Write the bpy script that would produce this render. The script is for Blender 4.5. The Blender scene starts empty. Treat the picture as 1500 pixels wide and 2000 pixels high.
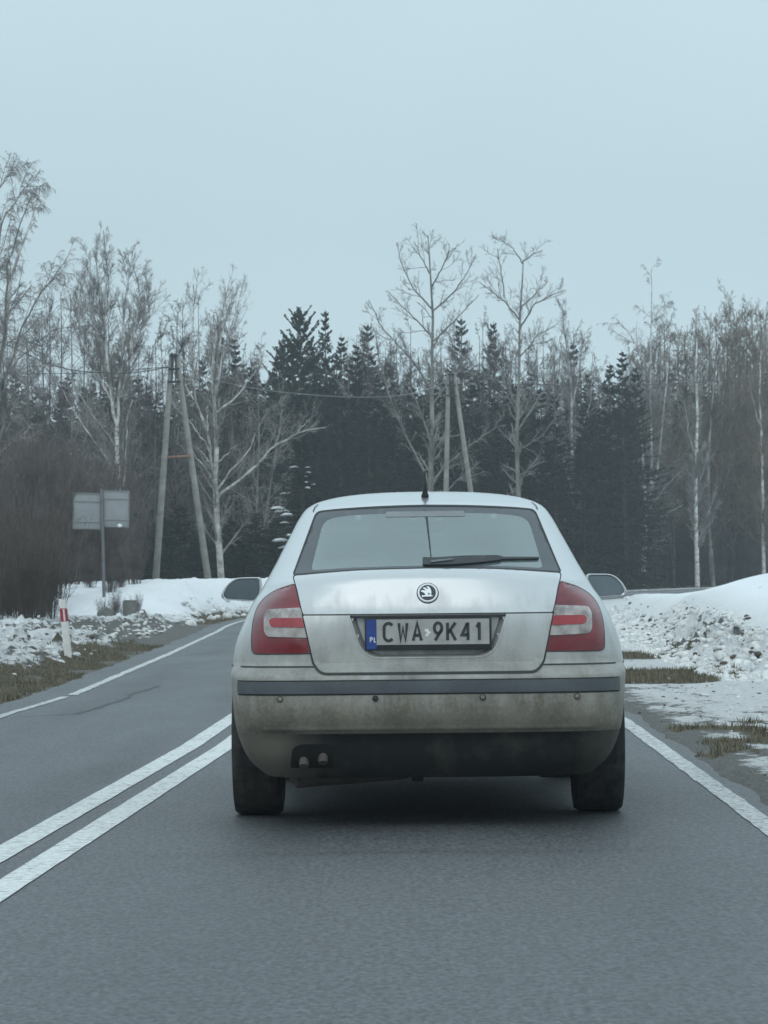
import bpy, bmesh, math, random
import numpy as np
from mathutils import Vector, Matrix, Euler
from mathutils.geometry import delaunay_2d_cdt

random.seed(7); rng = np.random.default_rng(11)
scene = bpy.context.scene
col = scene.collection
R = math.radians

# ------------------------------------------------------------------ camera
F = 6525.0; CH = 1.10; ROLL = R(-0.6); PITCH = math.atan(110 / F)
cd = bpy.data.cameras.new('camera'); cam = bpy.data.objects.new('camera', cd); col.objects.link(cam)
cd.sensor_fit = 'VERTICAL'; cd.sensor_height = 24.0; cd.sensor_width = 18.0; cd.lens = F / 2000 * 24.0
cd.clip_start = 0.1; cd.clip_end = 5000
CR = Matrix.Rotation(R(90) + PITCH, 3, 'X') @ Matrix.Rotation(ROLL, 3, 'Z')
cam.matrix_world = Matrix.Translation((0, 0, CH)) @ CR.to_4x4()
cd.dof.use_dof = True; cd.dof.focus_distance = 14.4; cd.dof.aperture_fstop = 15.0
scene.camera = cam

def at(px, py, Y):
    """the point of the place at distance Y seen at photo pixel (px, py)"""
    d = CR @ Vector(((px - 750) / F, (1000 - py) / F, -1))
    d *= Y / d.y
    return Vector((d.x, d.y, d.z + CH))

# ------------------------------------------------------------------ world, sun, exposure
SUN_EL, SUN_AZ = R(38), R(200)
w = bpy.data.worlds.new('World'); scene.world = w; w.use_nodes = True
nt = w.node_tree; nt.nodes.clear()
out = nt.nodes.new('ShaderNodeOutputWorld'); bg = nt.nodes.new('ShaderNodeBackground')
sky = nt.nodes.new('ShaderNodeTexSky'); sky.sky_type = 'NISHITA'; sky.sun_disc = False
sky.sun_elevation = SUN_EL; sky.sun_rotation = SUN_AZ; sky.dust_density = 4.0
tc = nt.nodes.new('ShaderNodeTexCoord'); sp = nt.nodes.new('ShaderNodeSeparateXYZ')
ramp = nt.nodes.new('ShaderNodeValToRGB')
e = ramp.color_ramp.elements
e[0].position = 0.0; e[0].color = (0.60, 0.765, 0.835, 1)
e[1].position = 1.0; e[1].color = (0.95, 1.17, 1.29, 1)
x = e.new(0.055); x.color = (0.56, 0.724, 0.792, 1)
x = e.new(0.10); x.color = (0.52, 0.682, 0.752, 1)
x = e.new(0.165); x.color = (0.565, 0.738, 0.805, 1)
x = e.new(0.22); x.color = (0.58, 0.76, 0.835, 1)
x = e.new(0.45); x.color = (0.80, 1.0, 1.10, 1)
nz = nt.nodes.new('ShaderNodeTexNoise'); nz.inputs['Scale'].default_value = 3.0; nz.inputs['Detail'].default_value = 4
mr = nt.nodes.new('ShaderNodeMapRange'); mr.inputs[1].default_value = 0.3; mr.inputs[2].default_value = 0.7
mr.inputs[3].default_value = 9.45; mr.inputs[4].default_value = 10.55
vm = nt.nodes.new('ShaderNodeVectorMath'); vm.operation = 'SCALE'
mx = nt.nodes.new('ShaderNodeMix'); mx.data_type = 'RGBA'; mx.inputs[0].default_value = 0.93
L = nt.links.new
L(tc.outputs['Generated'], sp.inputs[0]); L(sp.outputs['Z'], ramp.inputs[0])
L(tc.outputs['Generated'], nz.inputs['Vector']); L(nz.outputs[0], mr.inputs[0])
L(ramp.outputs[0], vm.inputs[0]); L(mr.outputs[0], vm.inputs['Scale'])
L(sky.outputs[0], mx.inputs[6]); L(vm.outputs[0], mx.inputs[7])
L(mx.outputs[2], bg.inputs[0]); bg.inputs[1].default_value = 0.1
L(bg.outputs[0], out.inputs[0])
sd = bpy.data.lights.new('sun', 'SUN'); sun = bpy.data.objects.new('sun', sd); col.objects.link(sun)
sd.energy = 0.5; sd.angle = R(50); sd.color = (1.0, 0.985, 0.95)
sun.rotation_euler = (R(90) - SUN_EL, 0, math.pi - SUN_AZ)
vs = scene.view_settings; vs.view_transform = 'Standard'; vs.look = 'None'; vs.exposure = 0.06; vs.gamma = 1.0
scene.cycles.max_bounces = 6; scene.cycles.transparent_max_bounces = 16
scene.cycles.volume_bounces = 1
scene.cycles.use_denoising = True; scene.cycles.use_adaptive_sampling = False

# ------------------------------------------------------------------ small helpers
def tag(o, label=None, cat=None, group=None, kind=None):
    if label: o['label'] = label
    if cat: o['category'] = cat
    if group: o['group'] = group
    if kind: o['kind'] = kind
    return o

def empty(name, loc=(0, 0, 0), rz=0):
    o = bpy.data.objects.new(name, None); col.objects.link(o)
    o.empty_display_size = 0.2; o.location = loc; o.rotation_euler = (0, 0, rz); return o

def mesh_obj(name, V, Fc, mat=None, parent=None, smooth=False):
    """V (n,3) array/list; Fc list of faces or (m,k) int array"""
    me = bpy.data.meshes.new(name)
    if isinstance(Fc, np.ndarray) and len(Fc):
        V = np.asarray(V, dtype=np.float32); m, k = Fc.shape
        me.vertices.add(len(V)); me.vertices.foreach_set('co', V.ravel())
        me.loops.add(m * k); me.loops.foreach_set('vertex_index', Fc.astype(np.int32).ravel())
        me.polygons.add(m); me.polygons.foreach_set('loop_start', np.arange(0, m * k, k, dtype=np.int32))
        me.polygons.foreach_set('loop_total', np.full(m, k, dtype=np.int32))
        me.update(calc_edges=True); me.validate()
    else:
        me.from_pydata([tuple(map(float, v)) for v in V], [], [tuple(int(i) for i in f) for f in Fc]); me.update()
    if smooth:
        me.polygons.foreach_set('use_smooth', np.ones(len(me.polygons), dtype=bool))
    o = bpy.data.objects.new(name, me); col.objects.link(o)
    if mat: me.materials.append(mat)
    if parent: o.parent = parent
    return o

class MB:
    def __init__(s): s.v = []; s.f = []
    def add(s, V, Fc):
        b = len(s.v); s.v += [tuple(v) for v in V]; s.f += [tuple(i + b for i in f) for f in Fc]; return s
    def box(s, c, d, rot=None, bev=0.0):
        bm = bmesh.new(); bmesh.ops.create_cube(bm, size=1)
        for v in bm.verts: v.co = Vector((v.co.x * d[0], v.co.y * d[1], v.co.z * d[2]))
        if bev: bmesh.ops.bevel(bm, geom=bm.edges[:], offset=bev, segments=2, affect='EDGES', profile=0.6)
        bm.verts.index_update()
        vs_ = [(rot @ v.co if rot else v.co) + Vector(c) for v in bm.verts]
        s.add(vs_, [[v.index for v in f.verts] for f in bm.faces]); bm.free(); return s
    def tube(s, pts, rad, n=10, caps=True, flat=1.0):
        pts = [Vector(p) for p in pts]
        if not hasattr(rad, '__len__'): rad = [rad] * len(pts)
        rings = []
        up = Vector((0, 0, 1))
        for i, p in enumerate(pts):
            t = (pts[min(i + 1, len(pts) - 1)] - pts[max(i - 1, 0)]).normalized()
            a = t.cross(up if abs(t.z) < 0.95 else Vector((1, 0, 0))).normalized(); b = a.cross(t)
            rings.append([p + (a * math.cos(2 * math.pi * k / n) + b * flat * math.sin(2 * math.pi * k / n)) * rad[i] for k in range(n)])
        V = [v for r_ in rings for v in r_]
        Fc = [(i * n + k, i * n + (k + 1) % n, (i + 1) * n + (k + 1) % n, (i + 1) * n + k) for i in range(len(pts) - 1) for k in range(n)]
        if caps: Fc += [tuple(range(n))[::-1], tuple((len(pts) - 1) * n + k for k in range(n))]
        return s.add(V, Fc)
    def lathe(s, prof, n=40, axis='X', c=(0, 0, 0)):
        """prof = list of (radius, offset along axis)"""
        V = []
        for r_, h in prof:
            for k in range(n):
                a = 2 * math.pi * k / n; u, v = r_ * math.cos(a), r_ * math.sin(a)
                p = (h, u, v) if axis == 'X' else ((u, h, v) if axis == 'Y' else (u, v, h))
                V.append(Vector(p) + Vector(c))
        m = len(prof)
        Fc = [(i * n + k, i * n + (k + 1) % n, (i + 1) * n + (k + 1) % n, (i + 1) * n + k) for i in range(m - 1) for k in range(n)]
        return s.add(V, Fc)
    def build(s, name, mat, parent=None, smooth=True, angle=40):
        o = mesh_obj(name, s.v, s.f, mat, parent, smooth)
        bm = bmesh.new(); bm.from_mesh(o.data); bmesh.ops.recalc_face_normals(bm, faces=bm.faces[:])
        if smooth:
            for ed in bm.edges:
                if len(ed.link_faces) == 2 and ed.calc_face_angle(0) > R(angle): ed.smooth = False
        bm.to_mesh(o.data); bm.free(); return o

def vnoise(x, y, seed=0):
    """2D value noise, vectorised, 0..1"""
    x = np.asarray(x, float); y = np.asarray(y, float)
    xi = np.floor(x).astype(np.int64); yi = np.floor(y).astype(np.int64)
    xf = x - xi; yf = y - yi; u = xf * xf * (3 - 2 * xf); v = yf * yf * (3 - 2 * yf)
    def h(a, b):
        n = (a * 374761393 + b * 668265263 + seed * 974711) & 0xffffffff
        n = ((n ^ (n >> 13)) * 1274126177) & 0xffffffff
        return ((n ^ (n >> 16)) & 0xffff) / 65535.0
    return (h(xi, yi) * (1 - u) + h(xi + 1, yi) * u) * (1 - v) + (h(xi, yi + 1) * (1 - u) + h(xi + 1, yi + 1) * u) * v
def fbm(x, y, seed=0, o=4):
    s_ = 0; a = 0.5; t = 0
    for k in range(o):
        s_ = s_ + a * vnoise(x * 2 ** k + 17.3 * k, y * 2 ** k - 9.1 * k, seed + k); t += a; a *= 0.55
    return s_ / t
def sst(a, b, x):
    t = np.clip((np.asarray(x, float) - a) / (b - a), 0, 1); return t * t * (3 - 2 * t)

# ------------------------------------------------------------------ materials
class NT:
    def __init__(s, name):
        s.m = bpy.data.materials.new(name); s.m.use_nodes = True; s.t = s.m.node_tree; s.t.nodes.clear()
        s.out = s.n('ShaderNodeOutputMaterial')
    def n(s, t, **kw):
        nd = s.t.nodes.new(t)
        for k, v in kw.items():
            if k.startswith('_'): setattr(nd, k[1:], v)
        return nd
    def l(s, a, b): s.t.links.new(a, b)
    def coord(s, which='Object', scale=None):
        c = s.n('ShaderNodeTexCoord').outputs[which]
        if scale is not None:
            mp = s.n('ShaderNodeMapping'); mp.inputs['Scale'].default_value = scale; s.l(c, mp.inputs[0]); c = mp.outputs[0]
        return c
    def noise(s, sc, detail=4, rough=0.55, vec=None, dist=0):
        nd = s.n('ShaderNodeTexNoise'); nd.inputs['Scale'].default_value = sc; nd.inputs['Detail'].default_value = detail
        nd.inputs['Roughness'].default_value = rough; nd.inputs['Distortion'].default_value = dist
        if vec is not None: s.l(vec, nd.inputs['Vector'])
        return nd.outputs[0]
    def rng(s, v, a, b, c=0.0, d=1.0, smooth=False):
        nd = s.n('ShaderNodeMapRange')
        if smooth: nd.interpolation_type = 'SMOOTHSTEP'
        nd.inputs[1].default_value = a; nd.inputs[2].default_value = b; nd.inputs[3].default_value = c; nd.inputs[4].default_value = d
        s.l(v, nd.inputs[0]); return nd.outputs[0]
    def math(s, op, a, b=None, clamp=False):
        nd = s.n('ShaderNodeMath', _operation=op); nd.use_clamp = clamp
        for i, q in enumerate((a, b)):
            if q is None: continue
            if hasattr(q, 'links'): s.l(q, nd.inputs[i])
            else: nd.inputs[i].default_value = q
        return nd.outputs[0]
    def mix(s, f, a, b):
        nd = s.n('ShaderNodeMix'); nd.data_type = 'RGBA'
        for i, q in ((0, f), (6, a), (7, b)):
            if hasattr(q, 'links'): s.l(q, nd.inputs[i])
            elif i == 0: nd.inputs[0].default_value = q
            else: nd.inputs[i].default_value = (*q, 1)
        return nd.outputs[2]
    def attr(s, name): nd = s.n('ShaderNodeAttribute'); nd.attribute_name = name; return nd.outputs['Fac']
    def bump(s, h, strength=0.3, dist=0.02):
        nd = s.n('ShaderNodeBump'); nd.inputs['Strength'].default_value = strength; nd.inputs['Distance'].default_value = dist
        s.l(h, nd.inputs['Height']); return nd.outputs[0]
    def bsdf(s, base=(.5, .5, .5), rough=0.5, metal=0.0, spec=0.5, coat=0.0, normal=None, crough=0.1):
        b = s.n('ShaderNodeBsdfPrincipled')
        for k, q in (('Base Color', base), ('Roughness', rough), ('Metallic', metal), ('Specular IOR Level', spec), ('Coat Weight', coat), ('Coat Roughness', crough)):
            if hasattr(q, 'links'): s.l(q, b.inputs[k])
            elif k == 'Base Color': b.inputs[k].default_value = (*q, 1)
            else: b.inputs[k].default_value = q
        if normal is not None: s.l(normal, b.inputs['Normal'])
        s.b = b; s.l(b.outputs[0], s.out.inputs[0]); return s
    def done(s): return s.m

def simple(name, c, rough=0.6, metal=0.0, spec=0.4, var=0.15, sc=8.0, coat=0.0):
    q = NT(name); n = q.noise(sc, 5, 0.6, q.coord('Object'))
    lo = tuple(v * (1 - var) for v in c); hi = tuple(v * (1 + var) for v in c)
    return q.bsdf(q.mix(q.rng(n, 0.3, 0.7), lo, hi), q.rng(n, 0.2, 0.8, max(0, rough - .06), min(1, rough + .06)), metal, spec, coat).done()

M = {}
def car_paint(name, dirt=1.0):
    q = NT(name); c = q.coord('Object'); sx = q.n('ShaderNodeSeparateXYZ'); q.l(c, sx.inputs[0])
    streak = q.noise(9, 5, 0.6, q.coord('Object', (2.2, 1.0, 0.42)))
    fine = q.noise(60, 4, 0.65, c); blot = q.noise(4.5, 4, 0.6, c)
    h = q.math('ADD', q.math('MULTIPLY', q.math('SUBTRACT', streak, 0.5), 0.30), sx.outputs['Z'])
    h = q.math('ADD', h, q.math('MULTIPLY', q.math('SUBTRACT', blot, 0.5), 0.16))
    d = q.rng(h, 0.99, 0.50, 0.07, 1.0)                 # road film thrown up by the wheels, thickest low on the tail
    back = q.rng(sx.outputs['Y'], -0.25, -0.75, 0.35, 1.0)
    d = q.math('MULTIPLY', d, back); d = q.math('MULTIPLY', d, q.rng(fine, 0.25, 0.75, 0.86, 1.08), True)
    d = q.math('MULTIPLY', d, dirt, True)
    flake = q.noise(900, 1, 0.5, c)
    paint = q.mix(q.rng(flake, 0.3, 0.7), (0.50, 0.52, 0.53), (0.60, 0.615, 0.62))
    dirtc = q.mix(q.rng(blot, 0.3, 0.7), (0.105, 0.095, 0.072), (0.22, 0.202, 0.16))
    cc = q.mix(d, paint, dirtc)
    q.bsdf(cc, q.rng(d, 0, 1, 0.28, 0.8), q.rng(d, 0, 0.8, 0.72, 0.0), 0.5, q.rng(d, 0, 0.6, 0.7, 0.0))
    return q.done()
M['paint'] = car_paint('silver_paint', 1.0)
M['black_plastic'] = simple('black_plastic', (0.022, 0.025, 0.027), 0.6)
def muddy_plastic():
    q = NT('dirty_plastic'); c = q.coord('Object'); sx = q.n('ShaderNodeSeparateXYZ'); q.l(c, sx.inputs[0]); n = q.noise(5, 5, 0.65, c)
    d = q.math('ADD', q.math('ADD', q.rng(sx.outputs['X'], -0.44, -0.64, 0, .95), q.rng(sx.outputs['X'], 0.6, 0.78, 0, .45)), q.math('MULTIPLY', q.math('SUBTRACT', n, .5), 0.9), True)
    q.bsdf(q.mix(d, (0.010, 0.012, 0.013), (0.15, 0.14, 0.115)), 0.8, 0, 0.3); return q.done()
M['dirty_plastic'] = muddy_plastic()
M['trim'] = simple('bumper_trim', (0.075, 0.085, 0.095), 0.45, var=0.3, sc=5)
M['seam'] = simple('seam_rubber', (0.035, 0.037, 0.037), 0.8)
M['rubber'] = simple('tyre_rubber', (0.030, 0.030, 0.029), 0.9, var=0.6, sc=22)
M['rim'] = simple('rim_alloy', (0.35, 0.35, 0.35), 0.4, 0.8)
M['chrome'] = simple('chrome', (0.75, 0.77, 0.78), 0.18, 1.0, var=0.04)
M['emblem_dark'] = simple('emblem_dark', (0.03, 0.035, 0.05), 0.35)
M['emblem_white'] = simple('emblem_bright', (0.74, 0.78, 0.8), 0.35, 0.2, var=0.05)
M['plate_white'] = simple('plate_white', (0.36, 0.35, 0.335), 0.6, var=0.14, sc=18)
M['plate_blue'] = simple('plate_blue', (0.022, 0.055, 0.23), 0.5)
M['plate_text'] = simple('plate_text', (0.035, 0.04, 0.045), 0.6)
M['plate_pl'] = simple('plate_country', (0.55, 0.58, 0.6), 0.6)
M['sticker'] = simple('plate_sticker', (0.74, 0.76, 0.74), 0.5, var=0.1, sc=120)
M['seat'] = simple('seat_fabric', (0.045, 0.047, 0.05), 0.9)
M['interior'] = simple('interior_plastic', (0.05, 0.05, 0.052), 0.85)
M['muffler'] = simple('exhaust_steel', (0.11, 0.095, 0.085), 0.7, 0.3, var=0.4)
M['pipe'] = simple('exhaust_tip', (0.095, 0.08, 0.075), 0.7, 0.1, var=0.4)
M['under'] = simple('underbody', (0.02, 0.021, 0.022), 0.9)
M['mirror'] = simple('mirror_glass', (0.16, 0.185, 0.2), 0.08, 1.0, var=0.05)
def red_lens():
    q = NT('red_lens'); c = q.coord('Object'); wv = q.n('ShaderNodeTexWave'); wv.bands_direction = 'Z'; wv.inputs['Scale'].default_value = 34
    q.l(c, wv.inputs[0]); n = q.noise(7, 4, 0.6, c)
    b = q.mix(q.rng(n, 0.3, 0.7), (0.085, 0.004, 0.009), (0.20, 0.010, 0.018))
    q.bsdf(b, 0.22, 0, 0.5, 0.3, q.bump(wv.outputs[1], 0.10, 0.002), 0.08); return q.done()
M['red_lens'] = red_lens()
M['red_bar'] = simple('red_reflector', (0.31, 0.032, 0.04), 0.3, var=0.12, sc=20, coat=0.3)
def clear_lens():
    q = NT('clear_lens'); c = q.coord('Object'); n = q.noise(16, 3, 0.6, c); n2 = q.noise(60, 2, 0.5, c)
    b = q.mix(q.rng(n, 0.25, 0.75), (0.10, 0.088, 0.083), (0.50, 0.45, 0.425))
    q.bsdf(b, 0.25, 0.0, 0.5, 0.3, q.bump(n2, 0.2, 0.003)); return q.done()
M['clear_lens'] = clear_lens()
def car_glass():
    q = NT('dusty_glass'); c = q.coord('Object')
    tr = q.n('ShaderNodeBsdfTransparent'); tr.inputs[0].default_value = (0.66, 0.75, 0.75, 1)
    gl = q.n('ShaderNodeBsdfGlossy'); gl.inputs['Roughness'].default_value = 0.05; gl.inputs[0].default_value = (0.9, 0.95, 0.95, 1)
    df = q.n('ShaderNodeBsdfDiffuse'); df.inputs[0].default_value = (0.25, 0.325, 0.33, 1)
    fr = q.n('ShaderNodeFresnel'); fr.inputs[0].default_value = 2.0
    n = q.noise(5, 4, 0.6, q.coord('Object', (1, 1, 0.5)))
    m1 = q.n('ShaderNodeMixShader'); q.l(q.rng(n, 0.2, 0.8, 0.32, 0.46), m1.inputs[0]); q.l(tr.outputs[0], m1.inputs[1]); q.l(df.outputs[0], m1.inputs[2])
    m2 = q.n('ShaderNodeMixShader'); q.l(fr.outputs[0], m2.inputs[0]); q.l(m1.outputs[0], m2.inputs[1]); q.l(gl.outputs[0], m2.inputs[2])
    q.l(m2.outputs[0], q.out.inputs[0]); return q.done()
M['glass'] = car_glass()
def clean_glass():
    q = NT('clean_glass')
    tr = q.n('ShaderNodeBsdfTransparent'); tr.inputs[0].default_value = (0.72, 0.8, 0.79, 1)
    gl = q.n('ShaderNodeBsdfGlossy'); gl.inputs['Roughness'].default_value = 0.02
    fr = q.n('ShaderNodeFresnel'); fr.inputs[0].default_value = 1.5
    m2 = q.n('ShaderNodeMixShader'); q.l(fr.outputs[0], m2.inputs[0]); q.l(tr.outputs[0], m2.inputs[1]); q.l(gl.outputs[0], m2.inputs[2])
    q.l(m2.outputs[0], q.out.inputs[0]); return q.done()
M['clean_glass'] = clean_glass()
M['frit'] = simple('window_border', (0.05, 0.058, 0.066), 0.4, spec=0.35, var=0.12, sc=4)

def asphalt():
    q = NT('asphalt'); c = q.coord('Object')
    grain = q.noise(70, 3, 0.75, c); mid = q.noise(17, 4, 0.65, c); big = q.noise(0.9, 4, 0.55, q.coord('Object', (1.2, 0.22, 1)))
    track = q.attr('track')
    base = q.mix(q.rng(grain, 0.32, 0.68), (0.012, 0.015, 0.018), (0.118, 0.127, 0.134))
    base = q.mix(q.rng(mid, 0.3, 0.75, 0, 0.45), base, (0.055, 0.060, 0.063))
    base = q.mix(q.rng(big, 0.38, 0.68, 0.0, 0.55), base, (0.105, 0.112, 0.116))
    base = q.mix(q.math('MULTIPLY', track, q.rng(big, 0.3, 0.7, 0.3, 0.75)), base, (0.038, 0.043, 0.047))
    crack = q.attr('crack'); base = q.mix(q.math('MULTIPLY', crack, q.rng(mid, 0.3, 0.6, 0.4, 1)), base, (0.03, 0.033, 0.035))
    spk = q.noise(52, 3, 0.7, q.coord('Object', (1.0, 0.45, 1.0))); base = q.mix(q.rng(spk, 0.36, 0.64), q.mix(0.45, base, (0.0, 0.0, 0.0)), q.mix(0.09, base, (0.5, 0.52, 0.53)))
    h = q.math('ADD', q.math('MULTIPLY', grain, 0.8), q.math('MULTIPLY', mid, 0.4))
    rough = q.rng(big, 0.3, 0.7, 0.46, 0.62)
    q.bsdf(base, rough, 0, 0.45, 0, q.bump(h, 0.5, 0.012)); return q.done()
M['asphalt'] = asphalt()
def road_paint():
    q = NT('road_paint'); c = q.coord('Object')
    n = q.noise(30, 6, 0.75, c); n2 = q.noise(2.2, 3, 0.6, c); n3 = q.noise(160, 2, 0.6, c)
    wear = q.math('MULTIPLY', q.rng(n, 0.5, 0.66), q.rng(n2, 0.35, 0.7, 0.15, 1.0))
    wear = q.math('ADD', wear, q.math('MULTIPLY', q.attr('wear'), q.rng(n, 0.3, 0.62)), True)
    b = q.mix(q.rng(n3, 0.3, 0.7), (0.60, 0.63, 0.62), (0.80, 0.82, 0.80))
    b = q.mix(wear, b, (0.15, 0.155, 0.155))
    q.bsdf(b, 0.75, 0, 0.3, 0, q.bump(n3, 0.3, 0.004)); return q.done()
M['road_paint'] = road_paint()
def ground_mat():
    q = NT('verge'); c = q.coord('Object')
    n1 = q.noise(2.3, 6, 0.62, q.coord('Object', (1.6, 0.5, 1.6))); n2 = q.noise(11, 6, 0.7, c); n3 = q.noise(55, 4, 0.7, c)
    nn = q.math('ADD', q.math('MULTIPLY', n1, 0.45), q.math('ADD', q.math('MULTIPLY', n2, 0.4), q.math('MULTIPLY', n3, 0.15)))
    nn = q.math('SUBTRACT', nn, 0.5)
    s = q.math('ADD', q.attr('snow'), q.math('MULTIPLY', nn, 3.3)); sm = q.rng(s, 0.40, 0.56)
    g = q.math('ADD', q.attr('grass'), q.math('MULTIPLY', nn, -1.6)); gm = q.rng(g, 0.42, 0.58)
    dirt = q.mix(q.rng(n2, 0.3, 0.7), (0.045, 0.043, 0.038), (0.15, 0.145, 0.132))
    dirt = q.mix(q.rng(n3, 0.34, 0.66), q.mix(.5, dirt, (0.01, 0.01, 0.01)), q.mix(.35, dirt, (0.42, 0.42, 0.40)))
    grass = q.mix(q.rng(n3, 0.3, 0.7), (0.040, 0.036, 0.026), (0.150, 0.130, 0.088))
    soil = q.mix(gm, dirt, grass)
    dirty = q.math('MULTIPLY', q.attr('dirty'), q.rng(n2, 0.3, 0.7, 0.40, 1.0), True)
    dirty = q.math('MULTIPLY', dirty, q.rng(n3, 0.3, 0.65, 0.55, 1.15), True)
    snow = q.mix(dirty, (0.86, 0.885, 0.90), (0.36, 0.355, 0.335))
    bc = q.mix(sm, soil, snow)
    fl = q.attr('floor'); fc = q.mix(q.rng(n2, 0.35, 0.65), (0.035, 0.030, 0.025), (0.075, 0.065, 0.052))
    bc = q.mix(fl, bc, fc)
    h = q.math('ADD', q.math('MULTIPLY', n2, 0.7), q.math('MULTIPLY', n3, 0.35))
    q.bsdf(bc, 0.9, 0, 0.2, 0, q.bump(h, q_strength, 0.06)); return q.done()
q_strength = 0.85
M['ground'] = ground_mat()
M['snow'] = simple('snow', (0.84, 0.865, 0.88), 0.85, var=0.05, sc=6)
M['dirty_snow'] = simple('dirty_snow', (0.60, 0.605, 0.59), 0.95, var=0.35, sc=5)
M['soil_clod'] = simple('soil_clod', (0.085, 0.07, 0.055), 0.95, var=0.4, sc=9)
M['dry_grass'] = simple('dry_grass', (0.135, 0.118, 0.078), 0.9, var=0.6, sc=3)
def bark(name, c1, c2, sc=(1, 1, .35), s=3.0, lo=0.42, hi=0.6):
    q = NT(name); n = q.noise(s, 5, 0.7, q.coord('Object', sc))
    q.bsdf(q.mix(q.rng(n, lo, hi), c1, c2), 0.9, 0, 0.2); return q.done()
M['birch_bark'] = bark('birch_bark', (0.22, 0.20, 0.185), (0.76, 0.76, 0.73), (1, 1, 2.5), 4, 0.36, 0.5)
M['birch_limb'] = bark('birch_limb', (0.32, 0.31, 0.295), (0.66, 0.655, 0.63), (1, 1, 1), 3)
M['grey_bark'] = bark('grey_bark', (0.13, 0.13, 0.115), (0.30, 0.30, 0.265))
M['grey_limb'] = bark('grey_limb', (0.14, 0.14, 0.125), (0.27, 0.27, 0.245))
M['twig_grey'] = bark('twig_grey', (0.19, 0.178, 0.17), (0.36, 0.34, 0.328), (1, 1, 1), 1.2)
M['twig_brown'] = bark('twig_brown', (0.085, 0.073, 0.068), (0.165, 0.145, 0.134), (1, 1, 1), 0.8)
M['twig_rust'] = bark('twig_rust', (0.078, 0.062, 0.053), (0.145, 0.116, 0.10), (1, 1, 1), 0.8)
M['twig_tan'] = bark('twig_tan', (0.165, 0.13, 0.10), (0.29, 0.235, 0.18), (1, 1, 1), 0.5)
M['dark_bark'] = bark('dark_bark', (0.065, 0.06, 0.055), (0.14, 0.132, 0.122))
M['spruce'] = bark('spruce_needles', (0.014, 0.021, 0.018), (0.036, 0.048, 0.038), (1, 1, 1), 1.3, 0.35, 0.65)
M['pine'] = bark('pine_needles', (0.022, 0.033, 0.026), (0.055, 0.072, 0.054), (1, 1, 1), 1.3, 0.35, 0.65)
M['spruce_trunk'] = bark('spruce_trunk', (0.05, 0.04, 0.033), (0.11, 0.09, 0.075))
M['concrete'] = simple('pole_concrete', (0.27, 0.265, 0.24), 0.9, var=0.25, sc=3)
M['dark_steel'] = simple('dark_steel', (0.045, 0.045, 0.047), 0.7, 0.2)
M['rust'] = simple('rusty_brace', (0.26, 0.15, 0.10), 0.9, var=0.3)
M['wire'] = simple('wire', (0.06, 0.062, 0.065), 0.7)
M['wire_pale'] = simple('wire_pale', (0.2, 0.205, 0.205), 0.6)
M['porcelain'] = simple('porcelain', (0.3, 0.28, 0.26), 0.3)
M['sign_back'] = simple('sign_back', (0.27, 0.285, 0.295), 0.55, 0.0, var=0.1, sc=3)
M['sign_edge'] = simple('sign_edge', (0.20, 0.21, 0.22), 0.5, 0.3)
M['post_grey'] = simple('post_steel', (0.17, 0.175, 0.18), 0.6, 0.4)
M['post_white'] = simple('post_white', (0.68, 0.66, 0.63), 0.6, var=0.1, sc=12)
M['post_red'] = simple('post_red', (0.30, 0.03, 0.045), 0.45, var=0.1)
M['concrete_dark'] = simple('concrete_dark', (0.14, 0.14, 0.13), 0.95, var=0.4, sc=4)


# ------------------------------------------------------------------ road and terrain
def bend(y): y = np.asarray(y, float); return np.where(y > 60, (y - 60) ** 2 / 490.0, 0.0)
def xl(y): return np.interp(y, [-60, 14, 25.9, 29.5, 44, 60, 74, 120], [-3.1, -3.05, -2.97, -2.84, -2.9, -3.05, -3.45, -3.6]) + bend(y)
def xr(y): return np.interp(y, [-60, 0, 14.4, 23.5, 40, 74], [1.2, 1.5, 1.65, 1.73, 1.80, 1.9]) + bend(y)
def xc(y): return np.interp(y, [-60, 0, 11.6, 20.8, 30, 60], [-2.2, -1.66, -1.27, -0.935, -0.74, -0.62]) + bend(y)
YMIN, YMAX = -55.0, 215.0
def grow_ys(a, b, f, lo):
    r_ = [a]
    while r_[-1] < b: r_.append(r_[-1] + max(lo, f * abs(r_[-1])))
    return r_

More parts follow.
